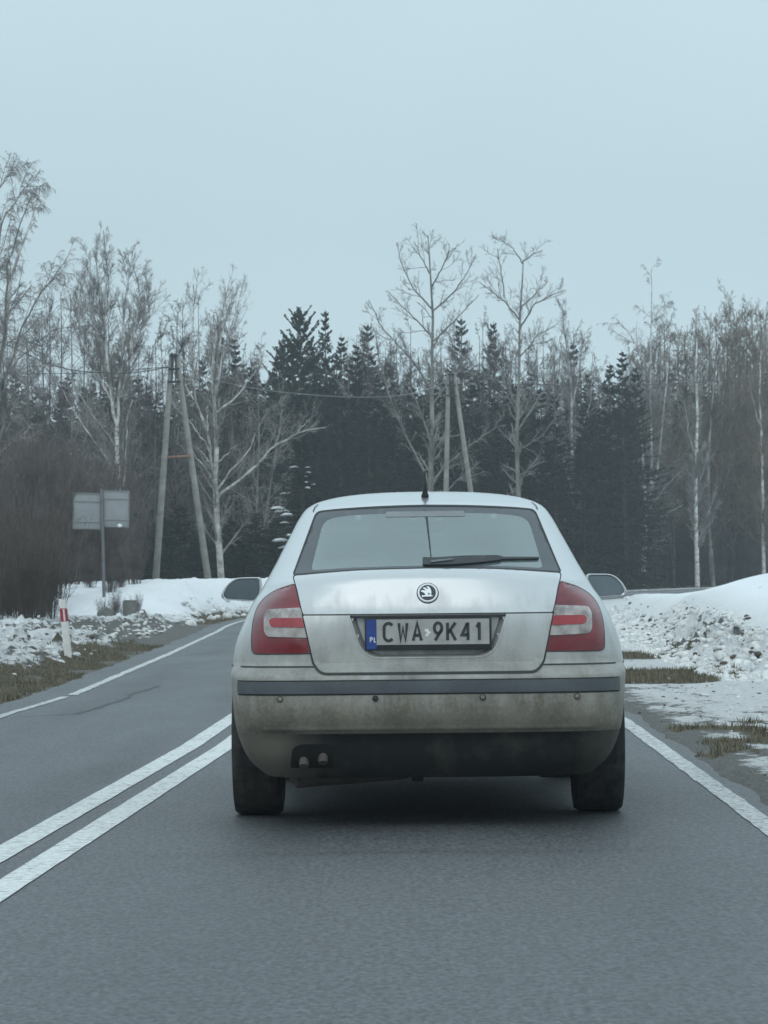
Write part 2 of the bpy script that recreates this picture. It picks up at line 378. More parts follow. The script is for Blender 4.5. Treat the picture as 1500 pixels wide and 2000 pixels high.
def height(x, y):
    x = np.asarray(x, float); y = np.asarray(y, float)
    dR = x - xr(y); dL = xl(y) - x
    clod = fbm(x * 3.1, y * 3.1, 3, 4) - 0.5; fine = fbm(x * 11, y * 9, 5, 3) - 0.5; slow = fbm(x * .35, y * .35, 9, 3) - 0.5
    # right verge, ploughed windrow and the smooth mound behind it
    along = sst(30.0, 40, y + 3 * slow)
    foot = 1.35 + 1.2 * sst(34, 60, y)
    rise = sst(foot, foot + 1.0, dR + slow * 0.9)
    rough = rise * along * (1 - sst(2.5, 3.1, dR + 0.4 * slow))
    vf = fbm(x * 23, y * 17, 15, 2) - 0.5
    bil = np.abs(fbm(x * 4.3, y * 3.4, 71, 3) - .5) * 2 + .6 * np.abs(vnoise(x * 9.5, y * 7, 73) - .5) - .35
    hR = along * rise * (0.20 + 0.26 * sst(41, 54, y) * (1 - .4 * sst(70, 85, y)) + 0.10 * slow) + 0.40 * rough * bil + 0.20 * rough * clod + 0.30 * rough * fine + 0.10 * rough * vf + 0.08 * np.maximum(0, clod) * rough
    hR += 0.55 * sst(35, 50, y) * sst(2.5, 5.3, dR + .3 * slow) * (1 - sst(56, 72, y))
    hR += 0.03 * sst(0.15, 0.9, dR) * (clod + fine) * (1 - sst(3.2, 4.2, dR)) * (1 - sst(120, 150, y))
    hR *= 1 - 0.75 * sst(80, 110, y)
    # left verge: low rough bank, big smooth bank further on
    riseL = sst(0.55, 1.5, dL + slow * 0.5)
    hL = riseL * (0.17 + 0.10 * slow) + 0.26 * riseL * clod * (1 - sst(5, 7, dL)) + 0.26 * riseL * bil * (1 - sst(5, 7, dL)) + 0.18 * riseL * fine
    gap = sst(50, 54, y) * (1 - sst(60, 66, y)); hL *= 1 - 0.85 * gap * (1 - sst(2.2, 3.4, dL))
    big = sst(68, 80, y + slow * 3) * (1 - sst(100, 112, y)) * sst(0.7, 2.4, dL + slow * .5) * (1 - 0.6 * sst(5.5, 9.0, dL))
    hL = hL * (1 - sst(66, 74, y)) + big * (0.80 + 0.22 * slow) + 0.12 * big * (1 - sst(2.0, 3.2, dL)) * (clod + fine) + 0.08 * sst(.4, 1, dL) * sst(66, 74, y) * (clod + fine)
    h = np.where(dR > 0, hR, np.where(dL > 0, hL, 0.0))
    return h - 0.012 * (1 - sst(0.0, 0.3, np.maximum(dR, dL)))

def inpatch(dR, y, d0, d1, y0, y1, n):
    return sst(d0 - .25, d0 + .15, dR + n) * (1 - sst(d1 - .2, d1 + .2, dR + n)) * sst(y0 - .5, y0 + .3, y + 1.5 * n) * (1 - sst(y1 - .3, y1 + .6, y + 1.5 * n))
def masks(x, y):
    dR = x - xr(y); dL = xl(y) - x
    n = 1.7 * (fbm(x * 1.5, y * .6, 21, 5) - 0.5); n2 = fbm(x * 5, y * 2.5, 31, 3) - 0.5
    # right
    sR = np.interp(dR, [0, .12, .35, .8, 1.6, 2.4, 30], [-.4, .05, .50, .70, .80, .86, 1.25])
    sR = sR - 0.06 * sst(28, 20, y)
    g = np.maximum.reduce([inpatch(dR, y, .15, 1.55, 31.8, 35.0, .7 * n), .9 * inpatch(dR, y, .3, 2.1, 39.3, 42.6, .8 * n),
                           0.6 * inpatch(dR, y, .34, .9, 20.0, 23.0, 1.6 * n), inpatch(dR, y, .4, 2.2, 57, 66, n), 0.8 * inpatch(dR, y, .3, 1.6, 47, 50, n)])
    sR = sR - 1.5 * g
    soil = .72 * inpatch(dR, y, 2.3, 2.62, 37, 64, 1.4 * n) * sst(-.05, .12, n2 + .3 * n)
    sR = sR - 1.6 * soil; gR = 1.2 * g - 0.8 * soil + 0.1
    dRm = np.interp(dR, [0, .5, 1.5, 2.3, 3.2, 3.9], [1, 1, .95, .8, .6, 0.0])
    # left
    sL = np.interp(dL, [0, .35, .7, 1.0, 1.6, 2.5, 5, 9], [-.5, -.2, .1, .50, .60, .72, .75, .55])
    strip = inpatch(dL, y, .30, .42, 20, 31, .3 * n); sL = sL + 1.1 * strip
    gL = inpatch(dL, y, .45, 1.0, 5, 49, n); sL = sL - 0.9 * gL * (1 - strip)
    gap = sst(49, 52, y) * (1 - sst(62, 66, y)) * (1 - sst(2.4, 3.4, dL)); sL = sL - 0.75 * gap
    far = sst(66, 72, y); gf = inpatch(dL, y, .25, .95, 68, 100, n)
    sL = sL * (1 - far) + far * (np.interp(dL, [0, .3, .8, 1.3, 2], [-.5, .1, .35, .9, 1.3]) - .5 * gf)
    gL = np.maximum(gL, gf) + 0.35 * (1 - sst(1, 2.5, dL)); dLm = np.interp(dL, [0, 1, 2.4, 4, 7], [1, .95, .75, .5, .4]) * (1 - 0.8 * far * sst(.9, 1.6, dL))
    snow = np.where(dR > 0, sR, np.where(dL > 0, sL, -1)); grass = np.where(dR > 0, gR, np.where(dL > 0, gL, 0)); dirty = np.where(dR > 0, dRm, dLm)
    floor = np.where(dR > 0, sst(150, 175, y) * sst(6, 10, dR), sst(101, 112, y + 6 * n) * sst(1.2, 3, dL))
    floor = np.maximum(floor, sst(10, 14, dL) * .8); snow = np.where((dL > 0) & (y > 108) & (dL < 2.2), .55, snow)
    return snow, grass, dirty, floor

def tensor(xs, ys):
    X, Y = np.meshgrid(xs, ys); nx, ny = len(xs), len(ys)
    i = np.arange((ny - 1) * (nx - 1)); r_, c_ = i // (nx - 1), i % (nx - 1); a = r_ * nx + c_
    return X.ravel(), Y.ravel(), np.stack([a, a + 1, a + nx + 1, a + nx], 1)

gx = list(np.arange(-400, -30, 30)) + list(np.arange(-30, -13, 1.2)) + list(np.arange(-13, -2.2, .11)) + list(np.arange(-2.2, 1.2, .5)) + list(np.arange(1.2, 9.5, .06)) + list(np.arange(9.5, 30, .4)) + list(np.arange(30, 401, 20))
gy = list(np.arange(-380, -5, 15)) + list(np.arange(-5, 12, .8)) + grow_ys(12, 82, .0030, .06) + grow_ys(82.3, 120, .006, .3) + list(np.arange(121, 220, 1.5)) + list(np.arange(222, 420, 12))
gX, gY, gF = tensor(np.array(gx), np.array(gy))
gZ = height(gX, gY)
ground = mesh_obj('ground', np.stack([gX, gY, gZ], 1), gF, M['ground'], smooth=True); tag(ground, kind='structure')
for nm, arr in zip(('snow', 'grass', 'dirty', 'floor'), masks(gX, gY)):
    ground.data.attributes.new(nm, 'FLOAT', 'POINT').data.foreach_set('value', np.asarray(arr, np.float32))

ys = np.array(list(np.arange(YMIN, 8, 2)) + grow_ys(8, 120, .006, .1) + list(np.arange(121, YMAX, 1.5)))
ts = np.linspace(0, 1, 40)
rag = 0.16 * (fbm(ys * .9, ys * 0, 41, 4) - .5)
lo = xl(ys) - 0.30 + rag; hi = xr(ys) + 0.09 + 0.14 * (fbm(ys * 1.1, ys * 0 + 5, 43, 4) - .5)
RX = lo[:, None] + (hi - lo)[:, None] * ts[None]; RY = np.repeat(ys[:, None], len(ts), 1)
camber = 0.0
RV = np.stack([RX.ravel(), RY.ravel(), np.full(RX.size, 0.004)], 1)
n_ = len(ts); i = np.arange((len(ys) - 1) * (n_ - 1)); a = (i // (n_ - 1)) * n_ + i % (n_ - 1)
road = mesh_obj('road', RV, np.stack([a, a + 1, a + n_ + 1, a + n_], 1), M['asphalt'], smooth=True); tag(road, kind='structure')
cx0 = xc(RY); laneR = xr(RY) - cx0; u = np.where(RX > cx0, (RX - cx0) / laneR, (cx0 - RX) / (cx0 - xl(RY)))
tr = np.exp(-((u - .27) / .09) ** 2) + np.exp(-((u - .75) / .09) ** 2)
road.data.attributes.new('track', 'FLOAT', 'POINT').data.foreach_set('value', tr.ravel().astype(np.float32))
road.data.attributes.new('crack', 'FLOAT', 'POINT').data.foreach_set('value', (.8 * np.exp(-((RY - 12.9 - .12 * (fbm(RX * 2, RY * 0, 61, 3) - .5)) / .09) ** 2) * sst(-1.0, -.7, RX) * (1 - sst(1.0, 1.3, RX))).ravel().astype(np.float32))
road.data.transform(Matrix.Identity(4))

def ribbon(name, ys_, cfun, wid, z, mat, edge=0.012, seed=1, kind='structure', worn=0.0):
    ys_ = np.asarray(ys_, float); c = cfun(ys_); n = 7; t = np.linspace(-.5, .5, n)
    wl = wid / 2 + edge * (fbm(ys_ * 4, ys_ * 0, seed, 4) - .5) * 2; wr = wid / 2 + edge * (fbm(ys_ * 4, ys_ * 0 + 9, seed + 3, 4) - .5) * 2
    X = c[:, None] + np.where(t < 0, t * 2 * wl[:, None], t * 2 * wr[:, None])
    V = np.stack([X.ravel(), np.repeat(ys_, n), np.full(X.size, z)], 1)
    i = np.arange((len(ys_) - 1) * (n - 1)); a = (i // (n - 1)) * n + i % (n - 1)
    o = mesh_obj(name, V, np.stack([a, a + 1, a + n + 1, a + n], 1), mat); tag(o, kind=kind)
    wv = np.full(len(V), worn, np.float32); o.data.attributes.new('wear', 'FLOAT', 'POINT').data.foreach_set('value', wv); return o
yl = np.array(list(np.arange(YMIN, 8, 1)) + grow_ys(8, YMAX - 2, .004, .05))
ribbon('centre_line', yl, lambda y: xc(y) - .06, .125, .008, M['road_paint'], .003, 3, worn=.28)
ribbon('centre_line', yl, lambda y: xc(y) - .285, .125, .008, M['road_paint'], .003, 5, worn=.32)
ribbon('edge_line', yl, lambda y: xr(y) - .055, .105, .008, M['road_paint'], .009, 7, worn=.7)
ribbon('edge_line', yl[yl < 29.3], lambda y: xl(y) + .05, .075, .008, M['road_paint'], .015, 9, worn=.7)
ribbon('edge_line', yl[yl > 29.6], lambda y: xl(y) + .06, .09, .008, M['road_paint'], .02, 11, worn=.6)
# tarred joints in the asphalt
def joint(pts, wid, seed):
    P = [at(px, py, 7178 / (py - 1110 + (px - 750) * .0105)) for px, py in pts]
    yy = np.linspace(P[0].y, P[-1].y, 90); px_ = np.interp(yy, sorted(p.y for p in P), [p.x for p in sorted(P, key=lambda p: p.y)])
    ribbon('tar_joint', yy, lambda y: np.interp(y, yy, px_ + .10 * (fbm(yy * 1.3, yy * 0, seed, 4) - .5)), wid, .0065, M['tar'], wid * .5, seed)
M['tar'] = simple('tar', (0.035, 0.038, 0.04), 0.6, var=0.3, sc=10)
joint([(155, 1395), (225, 1372), (305, 1340)], .05, 51)
joint([(20, 1402), (155, 1395)], .03, 57)

# loose snow lumps and soil clods along the windrow, dry grass on the bare strips
def lumps(name, P, S, mat, label=None):
    bm = bmesh.new(); bmesh.ops.create_icosphere(bm, subdivisions=2, radius=1); bm.verts.index_update()
    bv = np.array([v.co[:] for v in bm.verts]); bf = np.array([[v.index for v in f.verts] for f in bm.faces]); bm.free()
    n = len(P); k = len(bv); q = rng.uniform(0, 50, (n, 1, 3)); w3 = bv[None] * 1.7 + q
    dsp = .40 + .95 * vnoise(w3[..., 0] + w3[..., 2] * .7, w3[..., 1] - w3[..., 2] * .6, 5) + .25 * vnoise(w3[..., 0] * 2.7 - w3[..., 2] * 2, w3[..., 1] * 2.7 + w3[..., 2], 8)
    V = bv[None] * dsp[..., None] * S[:, None, None] * rng.uniform(.6, 1.35, (n, 1, 3)) * np.array([1, 1, .75]) + P[:, None]
    Fc = bf[None] + (np.arange(n) * k)[:, None, None]
    o = mesh_obj(name, V.reshape(-1, 3), Fc.reshape(-1, 3), mat, None, True); return tag(o, kind='stuff')
def scatter(n, y0, y1, d0, d1, side, smin, smax, pw=1.0, sink=.62):
    y = y0 * (y1 / y0) ** rng.random(n); d = rng.uniform(d0, d1, n); x = xr(y) + d if side > 0 else xl(y) - d
    s = smin + (smax - smin) * rng.random(n) ** 2.2; sink = sink - .25 * (smax > .09)
    return np.stack([x, y, height(x, y) + s * (0.5 - sink)], 1), s
a1, s1 = scatter(6500, 31, 80, 1.4, 3.1, 1, .010, .062); a2, s2 = scatter(1800, 24, 66, .9, 3.5, -1, .012, .06); a3, s3 = scatter(420, 15, 33, .5, 2.5, 1, .005, .022); a4, s4 = scatter(260, 66, 100, .6, 1.6, -1, .02, .10)
lumps('snow_lumps', np.concatenate([a1, a2, a3, a4]), np.concatenate([s1, s2, s3, s4]), M['dirty_snow'])
a1, s1 = scatter(900, 32, 80, 1.6, 3.2, 1, .010, .045); a2, s2 = scatter(380, 24, 66, .8, 3.2, -1, .012, .05); a3, s3 = scatter(320, 15, 32, .15, 2.0, 1, .004, .018)
lumps('soil_clods', np.concatenate([a1, a2, a3]), np.concatenate([s1, s2, s3]), M['soil_clod'])

def blades(name, n, regions, mat, h0, h1):
    Ps = []
    for (side, y0, y1, d0, d1, wgt) in regions:
        m = int(n * wgt); y = rng.uniform(y0, y1, m); d = rng.uniform(d0, d1, m); x = xr(y) + d if side > 0 else xl(y) - d
        s_, g_, _, _ = masks(x, y); keep = (g_ > .45) & (s_ < .3 + .4 * rng.random(m)); Ps.append(np.stack([x, y, height(x, y)], 1)[keep])
    P = np.concatenate(Ps); n = len(P); hh = rng.uniform(h0, h1, n); az = rng.uniform(0, 6.28, n); ln = rng.uniform(.1, .9, n)
    dx, dy = np.cos(az), np.sin(az); wd = .004 + .003 * rng.random(n)
    b1 = P + np.stack([-dy * wd, dx * wd, -.01 + 0 * wd], 1); b2 = P + np.stack([dy * wd, -dx * wd, -.01 + 0 * wd], 1)
    t = P + np.stack([dx * ln * hh, dy * ln * hh, hh], 1)
    V = np.stack([b1, b2, t], 1).reshape(-1, 3); Fc = np.arange(3 * n).reshape(-1, 3)
    return tag(mesh_obj(name, V, Fc, mat), kind='stuff')
blades('dry_grass', 45000, [(1, 30, 36.5, 0, 2.2, .3), (1, 38, 44.5, .2, 3, .25), (1, 18.5, 24.5, .1, 1.2, .12), (-1, 22, 50, .3, 1.3, .35), (-1, 66, 100, .2, 1.2, .15), (1, 56, 67, .2, 2.4, .1)], M['dry_grass'], .012, .05)
# ------------------------------------------------------------------ the car (local axes: x right, y forward, z up, origin under the rear axle)
def pchip(xs, ys_):
    xs = np.asarray(xs, float); ys_ = np.asarray(ys_, float); h = np.diff(xs); d = np.diff(ys_) / h; m = np.zeros(len(xs)); m[0], m[-1] = d[0], d[-1]
    for k in range(1, len(xs) - 1):
        if d[k - 1] * d[k] > 0:
            w1, w2 = 2 * h[k] + h[k - 1], h[k] + 2 * h[k - 1]; m[k] = (w1 + w2) / (w1 / d[k - 1] + w2 / d[k])
    def f(x):
        x = np.clip(np.asarray(x, float), xs[0], xs[-1]); k = np.clip(np.searchsorted(xs, x, side='right') - 1, 0, len(h) - 1); t = (x - xs[k]) / h[k]
        return ((1 + 2 * t) * (1 - t) ** 2) * ys_[k] + t * (1 - t) ** 2 * h[k] * m[k] + t * t * (3 - 2 * t) * ys_[k + 1] + t * t * (t - 1) * h[k] * m[k + 1]
    return f
ZT = 1.462
cW = pchip([.18, .22, .28, .35, .41, .50, .60, .66, .70, .76, .80, .85, .91, .98, 1.05, 1.17, 1.28, 1.35, 1.39, 1.415, 1.435, 1.45, 1.458, ZT],
           [.66, .715, .775, .808, .825, .836, .843, .847, .846, .838, .828, .808, .782, .752, .725, .668, .614, .579, .551, .513, .444, .34, .215, .02])
cR = pchip([.18, .22, .30, .40, .42, .50, .565, .625, .645, .672, .684, .70, .80, .897, .91, 1.0, 1.045, 1.06, 1.078, 1.091, 1.10, 1.20, 1.30, 1.365, 1.385, 1.41, 1.43, 1.447, 1.457, ZT],
           [-.86, -.92, -.97, -1.0, -1.025, -1.055, -1.062, -1.062, -1.055, -1.02, -.985, -.968, -.966, -.962, -.95, -.912, -.893, -.888, -.855, -.80, -.772, -.555, -.345, -.205, -.12, .10, .33, .60, .82, 1.10])
cF = pchip([.18, .30, .50, .62, .74, .86, .94, .98, 1.10, 1.25, 1.37, 1.41, 1.435, 1.45, 1.458, ZT],
           [3.30, 3.42, 3.49, 3.47, 3.38, 2.95, 2.55, 2.38, 2.18, 1.93, 1.72, 1.62, 1.50, 1.38, 1.27, 1.13])
cN = pchip([.18, .40, .64, .69, .9, 1.05, 1.2, 1.38, ZT], [4.5, 6.0, 6.0, 4.8, 4.2, 3.6, 3.3, 3.2, 2.4])
cL0 = pchip([.18, .6, .7, 1.0, 1.1, 1.3, 1.4, ZT], [.70, .72, .75, .82, .85, .75, .7, .5])
cDroop = lambda z: 0.026 * sst(.94, 1.07, z) * (1 - 0.5 * sst(1.36, 1.45, z))
def cL(z): return np.minimum(cL0(z), (cF(z) - cR(z)) * .5)
def cLf(z): return np.minimum(np.interp(z, [.18, .8, 1.0, 1.3, 1.4], [.9, 1.1, 1.7, 1.5, 1.2]), (cF(z) - cR(z)) - cL(z))
def unz(x, z):
    z0 = np.asarray(z, float) + 0 * x
    for _ in range(8): z0 = np.clip(z + cDroop(z0) * (np.abs(x) / .6) ** 2, .18, ZT - 1e-4)
    return z0
def sup(u, n): return 1 - (1 - np.clip(u, 0, .9995) ** n) ** (1 / n)
def rear(x, z): z0 = unz(x, z); return cR(z0) + cL(z0) * sup(np.abs(x) / cW(z0), cN(z0))
def front(x, z): z0 = unz(x, z); return cF(z0) - cLf(z0) * sup(np.abs(x) / cW(z0), 3.0)
def side(y, z):
    xx = np.full_like(np.asarray(y, float) + np.asarray(z, float), .7)
    for _ in range(6):
        z0 = unz(xx, z); t = np.clip((cR(z0) + cL(z0) - y) / cL(z0), 0, .9995); t2 = np.clip((y - cF(z0) + cLf(z0)) / cLf(z0), 0, .9995); n = cN(z0)
        xx = cW(z0) * np.where(t > 0, (1 - t ** n) ** (1 / n), (1 - t2 ** 3) ** (1 / 3))
    return xx
PR = lambda a, b: np.stack([a, rear(a, b), b], -1)
PF = lambda a, b: np.stack([a, front(a, b), b], -1)
PSR = lambda a, b: np.stack([side(a, b), a, b], -1)
PSL = lambda a, b: np.stack([-side(a, b), a, b], -1)
def surf(P, ab, off, outv):
    ab = np.asarray(ab, float); a, b = ab[:, 0], ab[:, 1]; h = .004
    p = P(a, b); da = P(a + h, b) - P(a - h, b); db = P(a, b + h) - P(a, b - h)
    n = np.cross(da, db); n /= np.linalg.norm(n, axis=1)[:, None] + 1e-12
    s = np.sign((n * np.asarray(outv)).sum(1)); s[s == 0] = 1; n *= s[:, None]
    return p + n * off, n
def rounded(pts, r, n=6):
    out_ = []; m = len(pts)
    rr = r if hasattr(r, '__len__') else [r] * m
    for k in range(m):
        p0, p1, p2 = (Vector(pts[k - 1]), Vector(pts[k]), Vector(pts[(k + 1) % m]))
        q = rr[k]
        if q <= 0: out_.append(tuple(p1)); continue
        a_, b_ = (p0 - p1), (p2 - p1); q = min(q, a_.length * .48, b_.length * .48)
        s0, s2 = p1 + a_.normalized() * q, p1 + b_.normalized() * q
        for t in np.linspace(0, 1, n): out_.append(tuple(s0 * (1 - t) ** 2 + p1 * 2 * t * (1 - t) + s2 * t * t))
    return out_
def dense(poly, st, closed=True):
    out_ = []; m = len(poly)
    for k in range(m if closed else m - 1):
        a_, b_ = np.array(poly[k]), np.array(poly[(k + 1) % m]); c_ = max(1, int(np.ceil(np.linalg.norm(b_ - a_) / st)))
        for t in range(c_): out_.append(tuple(a_ + (b_ - a_) * t / c_))
    if not closed: out_.append(tuple(poly[-1]))
    return out_
def inside(poly, q):
    q = np.asarray(q, float); px_, py_ = q[:, 0], q[:, 1]; r_ = np.zeros(len(q), bool); n = len(poly)
    for k in range(n):
        x1, y1 = poly[k]; x2, y2 = poly[(k + 1) % n]
        c_ = ((y1 > py_) != (y2 > py_)) & (px_ < (x2 - x1) * (py_ - y1) / (y2 - y1 + 1e-15) + x1); r_ ^= c_
    return r_
def mirrorx(poly): return [(-a_, b_) for a_, b_ in poly][::-1]
def patch(name, poly, mat, parent, P=PR, outv=(0, -1, .3), off=.004, thick=.006, st=.025, holes=(), crown=0.0, smooth=True):
    """a panel cut to outline poly, lying on the body surface, with returned edges"""
    loops = [dense(poly, st)] + [dense(h_, st) for h_ in holes]
    pts, edges = [], []
    for lp in loops:
        b = len(pts); pts += lp; edges += [(b + k, b + (k + 1) % len(lp)) for k in range(len(lp))]
    A = np.array(poly); g = [(a_, b_) for a_ in np.arange(A[:, 0].min(), A[:, 0].max(), st) for b_ in np.arange(A[:, 1].min(), A[:, 1].max(), st)]
    g = [q for q, ok in zip(g, inside(poly, g)) if ok]
    E = np.array(loops[0] + sum(loops[1:], []))
    g = [q for q in g if np.min(np.hypot(E[:, 0] - q[0], E[:, 1] - q[1])) > st * .45]
    co, ed, fa, *_ = delaunay_2d_cdt([Vector(p) for p in pts + g], edges, [], 0, 1e-6)
    co = [(v.x, v.y) for v in co]; cen = [np.mean([co[i] for i in f], axis=0) for f in fa]
    ok = inside(poly, cen)
    for h_ in holes: ok &= ~inside(h_, cen)
    fa = [f for f, k in zip(fa, ok) if k]
    if crown:
        E2 = np.array(loops[0]); dist_ = np.array([np.min(np.hypot(E2[:, 0] - c[0], E2[:, 1] - c[1])) for c in co]); ofs = off + crown * sst(0, .05, dist_)
        V, n = surf(P, co, 0, outv); V = V + n * ofs[:, None]
    else: V, n = surf(P, co, off, outv)
    cnt = {}
    for f in fa:
        for k in range(3):
            e_ = (f[k], f[(k + 1) % 3]); cnt[tuple(sorted(e_))] = cnt.get(tuple(sorted(e_)), 0) + 1
    bnd = [e_ for e_, c in cnt.items() if c == 1]; bv = sorted({i for e_ in bnd for i in e_}); im = {}
    V = list(map(tuple, V)); Fc = [tuple(f) for f in fa]
    if thick:
        for i in bv: im[i] = len(V); V.append(tuple(np.array(V[i]) - n[i] * thick))
        Fc += [(a_, b_, im[b_], im[a_]) for a_, b_ in bnd]
    mb = MB(); mb.v, mb.f = V, Fc
    return mb.build(name, mat, parent, smooth, 50)
def strip(mb, line, wid, P=PR, outv=(0, -1, .3), off=.0045, st=.02, closed=False):
    """a narrow ribbon following a line drawn on the body surface"""
    ln = np.array(dense(line, st, closed)); m = len(ln)
    if closed: t = np.roll(ln, -1, 0) - np.roll(ln, 1, 0)
    else: t = np.gradient(ln, axis=0)
    t /= np.linalg.norm(t, axis=1)[:, None] + 1e-12; nn = np.stack([-t[:, 1], t[:, 0]], 1) * wid / 2
    A, _ = surf(P, ln + nn, off, outv); B, _ = surf(P, ln - nn, off, outv); C, _ = surf(P, ln, off + .0012, outv)
    V = list(A) + list(C) + list(B); k2 = m if closed else m - 1
    Fc = []
    for k in range(k2):
        j = (k + 1) % m; Fc += [(k, j, m + j, m + k), (m + k, m + j, 2 * m + j, 2 * m + k)]
    mb.add(V, Fc); return mb
def sym(half):
    """half outline with x >= 0, listed from the bottom middle round to the top middle -> the whole closed outline"""
    return half + [(-a_, b_) for a_, b_ in half[::-1] if abs(a_) > 1e-6]

CAR_Y = 15.0
car = empty('silver_car', (0.186, CAR_Y, 0.004), R(-0.35))
tag(car, 'silver liftback car with mud spattered tail driving away along the right lane', 'car')

# outlines on the tail, (x, z)
glass_out = sym(rounded([(0, 1.0915), (.30, 1.087), (.574, 1.0695), (.487, 1.349), (.40, 1.3565), (.2, 1.3665), (0, 1.370)], [0, .1, .012, .022, .05, .1, 0]))
glass_in = sym(rounded([(0, 1.1035), (.30, 1.099), (.497, 1.088), (.452, 1.310), (.36, 1.327), (.2, 1.334), (0, 1.336)], [0, .1, .02, .05, .06, .1, 0]))
tail_lo = [(0, .658), (.42, .658), (.462, .675), (.492, .745), (.5275, .897)]
lower_out = sym(rounded([(0, .6585), (.445, .6585), (.478, .690), (.4905, .745), (.5240, .8975), (0, .8975)], [0, .05, .05, .1, .006, 0]))
recess_out = sym(rounded([(0, .7225), (.272, .7225), (.328, .8955), (0, .8955)], [0, .075, .004, 0], 8))
recess_in = sym(rounded([(0, .757), (.250, .757), (.287, .886), (0, .886)], [0, .055, .004, 0], 8))
upper_out = sym(rounded([(0, .9015), (.5248, .9015), (.5535, 1.022), (.570, 1.062), (.30, 1.083), (0, 1.0875)], [0, .006, .05, .012, .1, 0]))
lamp_out = rounded([(.496, .742), (.743, .740), (.747, .80), (.742, .875), (.728, .93), (.70, .970), (.65, 1.004), (.563, 1.0315), (.5275, .895)], [.006, .02, .03, .05, .05, .05, .04, .012, .1])
clear_out = rounded([(.5075, .806), (.672, .809), (.684, .83), (.684, .895), (.672, .917), (.533, .925)], [.004, .02, .02, .02, .03, .004])
bar_out = rounded([(.516, .848), (.652, .849), (.662, .868), (.652, .884), (.5245, .887)], [.003, .012, .012, .012, .003])

# rings of the shell
zs = np.unique(np.concatenate([np.linspace(.214, .405, 12), np.linspace(.405, .56, 9), np.linspace(.56, .684, 16), np.linspace(.684, 1.04, 30), np.linspace(1.04, 1.11, 15), np.linspace(1.11, 1.36, 36), np.linspace(1.36, 1.43, 22), np.linspace(1.43, 1.458, 14), [1.46, ZT - .0002]]))
NC = 110
def ring(z0):
    Wd, yr_, yf_, l_, n = float(cW(z0)), float(cR(z0)), float(cF(z0)), float(cL(z0)), float(cN(z0))
    th = np.linspace(0, np.pi / 2, 160); s_, c_ = np.sin(th) ** (2 / n), np.cos(th) ** (2 / n)
    X1, Y1 = Wd * s_, yr_ + l_ * (1 - c_); n3 = 3.0; s3, c3 = np.cos(th) ** (2 / n3), np.sin(th) ** (2 / n3)
    X2, Y2 = Wd * s3, yf_ - float(cLf(z0)) * (1 - c3)
    X = np.concatenate([X1, X2]); Y = np.concatenate([Y1, Y2])
    d = np.concatenate([[0], np.cumsum(np.hypot(np.diff(X), np.diff(Y)))]); q = np.linspace(0, d[-1], NC)
    X, Y = np.interp(q, d, X), np.interp(q, d, Y)
    X = np.concatenate([X, -X[-2:0:-1]]); Y = np.concatenate([Y, Y[-2:0:-1]])
    Z = z0 - cDroop(z0) * (np.abs(X) / .6) ** 2
    return np.stack([X, Y, Z], 1)
rings = [ring(z_) for z_ in zs]; NR = len(rings[0])
SV = np.concatenate(rings); i = np.arange((len(zs) - 1) * NR); r_, c_ = i // NR, i % NR
SF = np.stack([r_ * NR + c_, r_ * NR + (c_ + 1) % NR, (r_ + 1) * NR + (c_ + 1) % NR, (r_ + 1) * NR + c_], 1)
CE = SV[SF].mean(1); ZR = zs[SF[:, 0] // NR]
AX = (0.0, 2.578)
keep = np.ones(len(SF), bool)
for ay in AX: keep &= ~(((CE[:, 1] - ay) ** 2 + (CE[:, 2] - .318) ** 2 < .352 ** 2) & (np.abs(CE[:, 0]) > .45))
back = CE[:, 1] < np.where(CE[:, 2] > 1.09, .6, -.3)
rec_hole = [(a_ * 1.03, (b_ - .82) * 1.08 + .82) for a_, b_ in recess_out]
mid_glass = [((a_ + c) / 2, (b_ + d) / 2) for (a_, b_), (c, d) in zip(dense(glass_out, 9), dense(glass_out, 9))]
gin_big = [(a_ * 1.045, (b_ - 1.215) * 1.06 + 1.215) for a_, b_ in glass_in]
XZ = CE[:, [0, 2]]; YZ = CE[:, [1, 2]]
keep &= ~(back & inside(gin_big, XZ)); keep &= ~(back & inside(rec_hole, XZ))
dlo = rounded([(.16, 1.045), (.30, 1.20), (.50, 1.325), (.75, 1.368), (1.40, 1.362), (1.62, 1.30), (2.10, 1.02), (1.95, 1.0), (.5, 1.02)], [.03, .05, .12, .2, .15, .1, .03, .03, .2])
keep &= ~((np.abs(CE[:, 0]) > .45) & inside(dlo, YZ) & (CE[:, 1] < 2.2))
shield = sym(rounded([(0, .99), (.6, 1.0), (.50, 1.34), (0, 1.385)], [0, .05, .05, 0]))
keep &= ~((CE[:, 1] > 1.4) & inside(shield, XZ) & (CE[:, 2] > .98))
is_bump = (ZR < .6835) & (CE[:, 1] < -.28)
is_val = is_bump & (ZR < .404)
def sub(name, mask, mat):
    f = SF[mask]; u, inv = np.unique(f, return_inverse=True)
    o = mesh_obj(name, SV[u], inv.reshape(-1, 4), mat, car, True)
    return o
body = sub('body', keep & ~is_bump, M['paint'])
bumper = sub('rear_bumper', keep & is_bump & ~is_val, M['paint'])
valance = sub('bumper_valance', keep & is_val, M['dirty_plastic'])
u_ = MB(); u_.box((0, 1.4, .46), (1.30, 3.0, .03), bev=.01); u_.box((0, -.45, .255), (1.2, .7, .04), bev=.015)
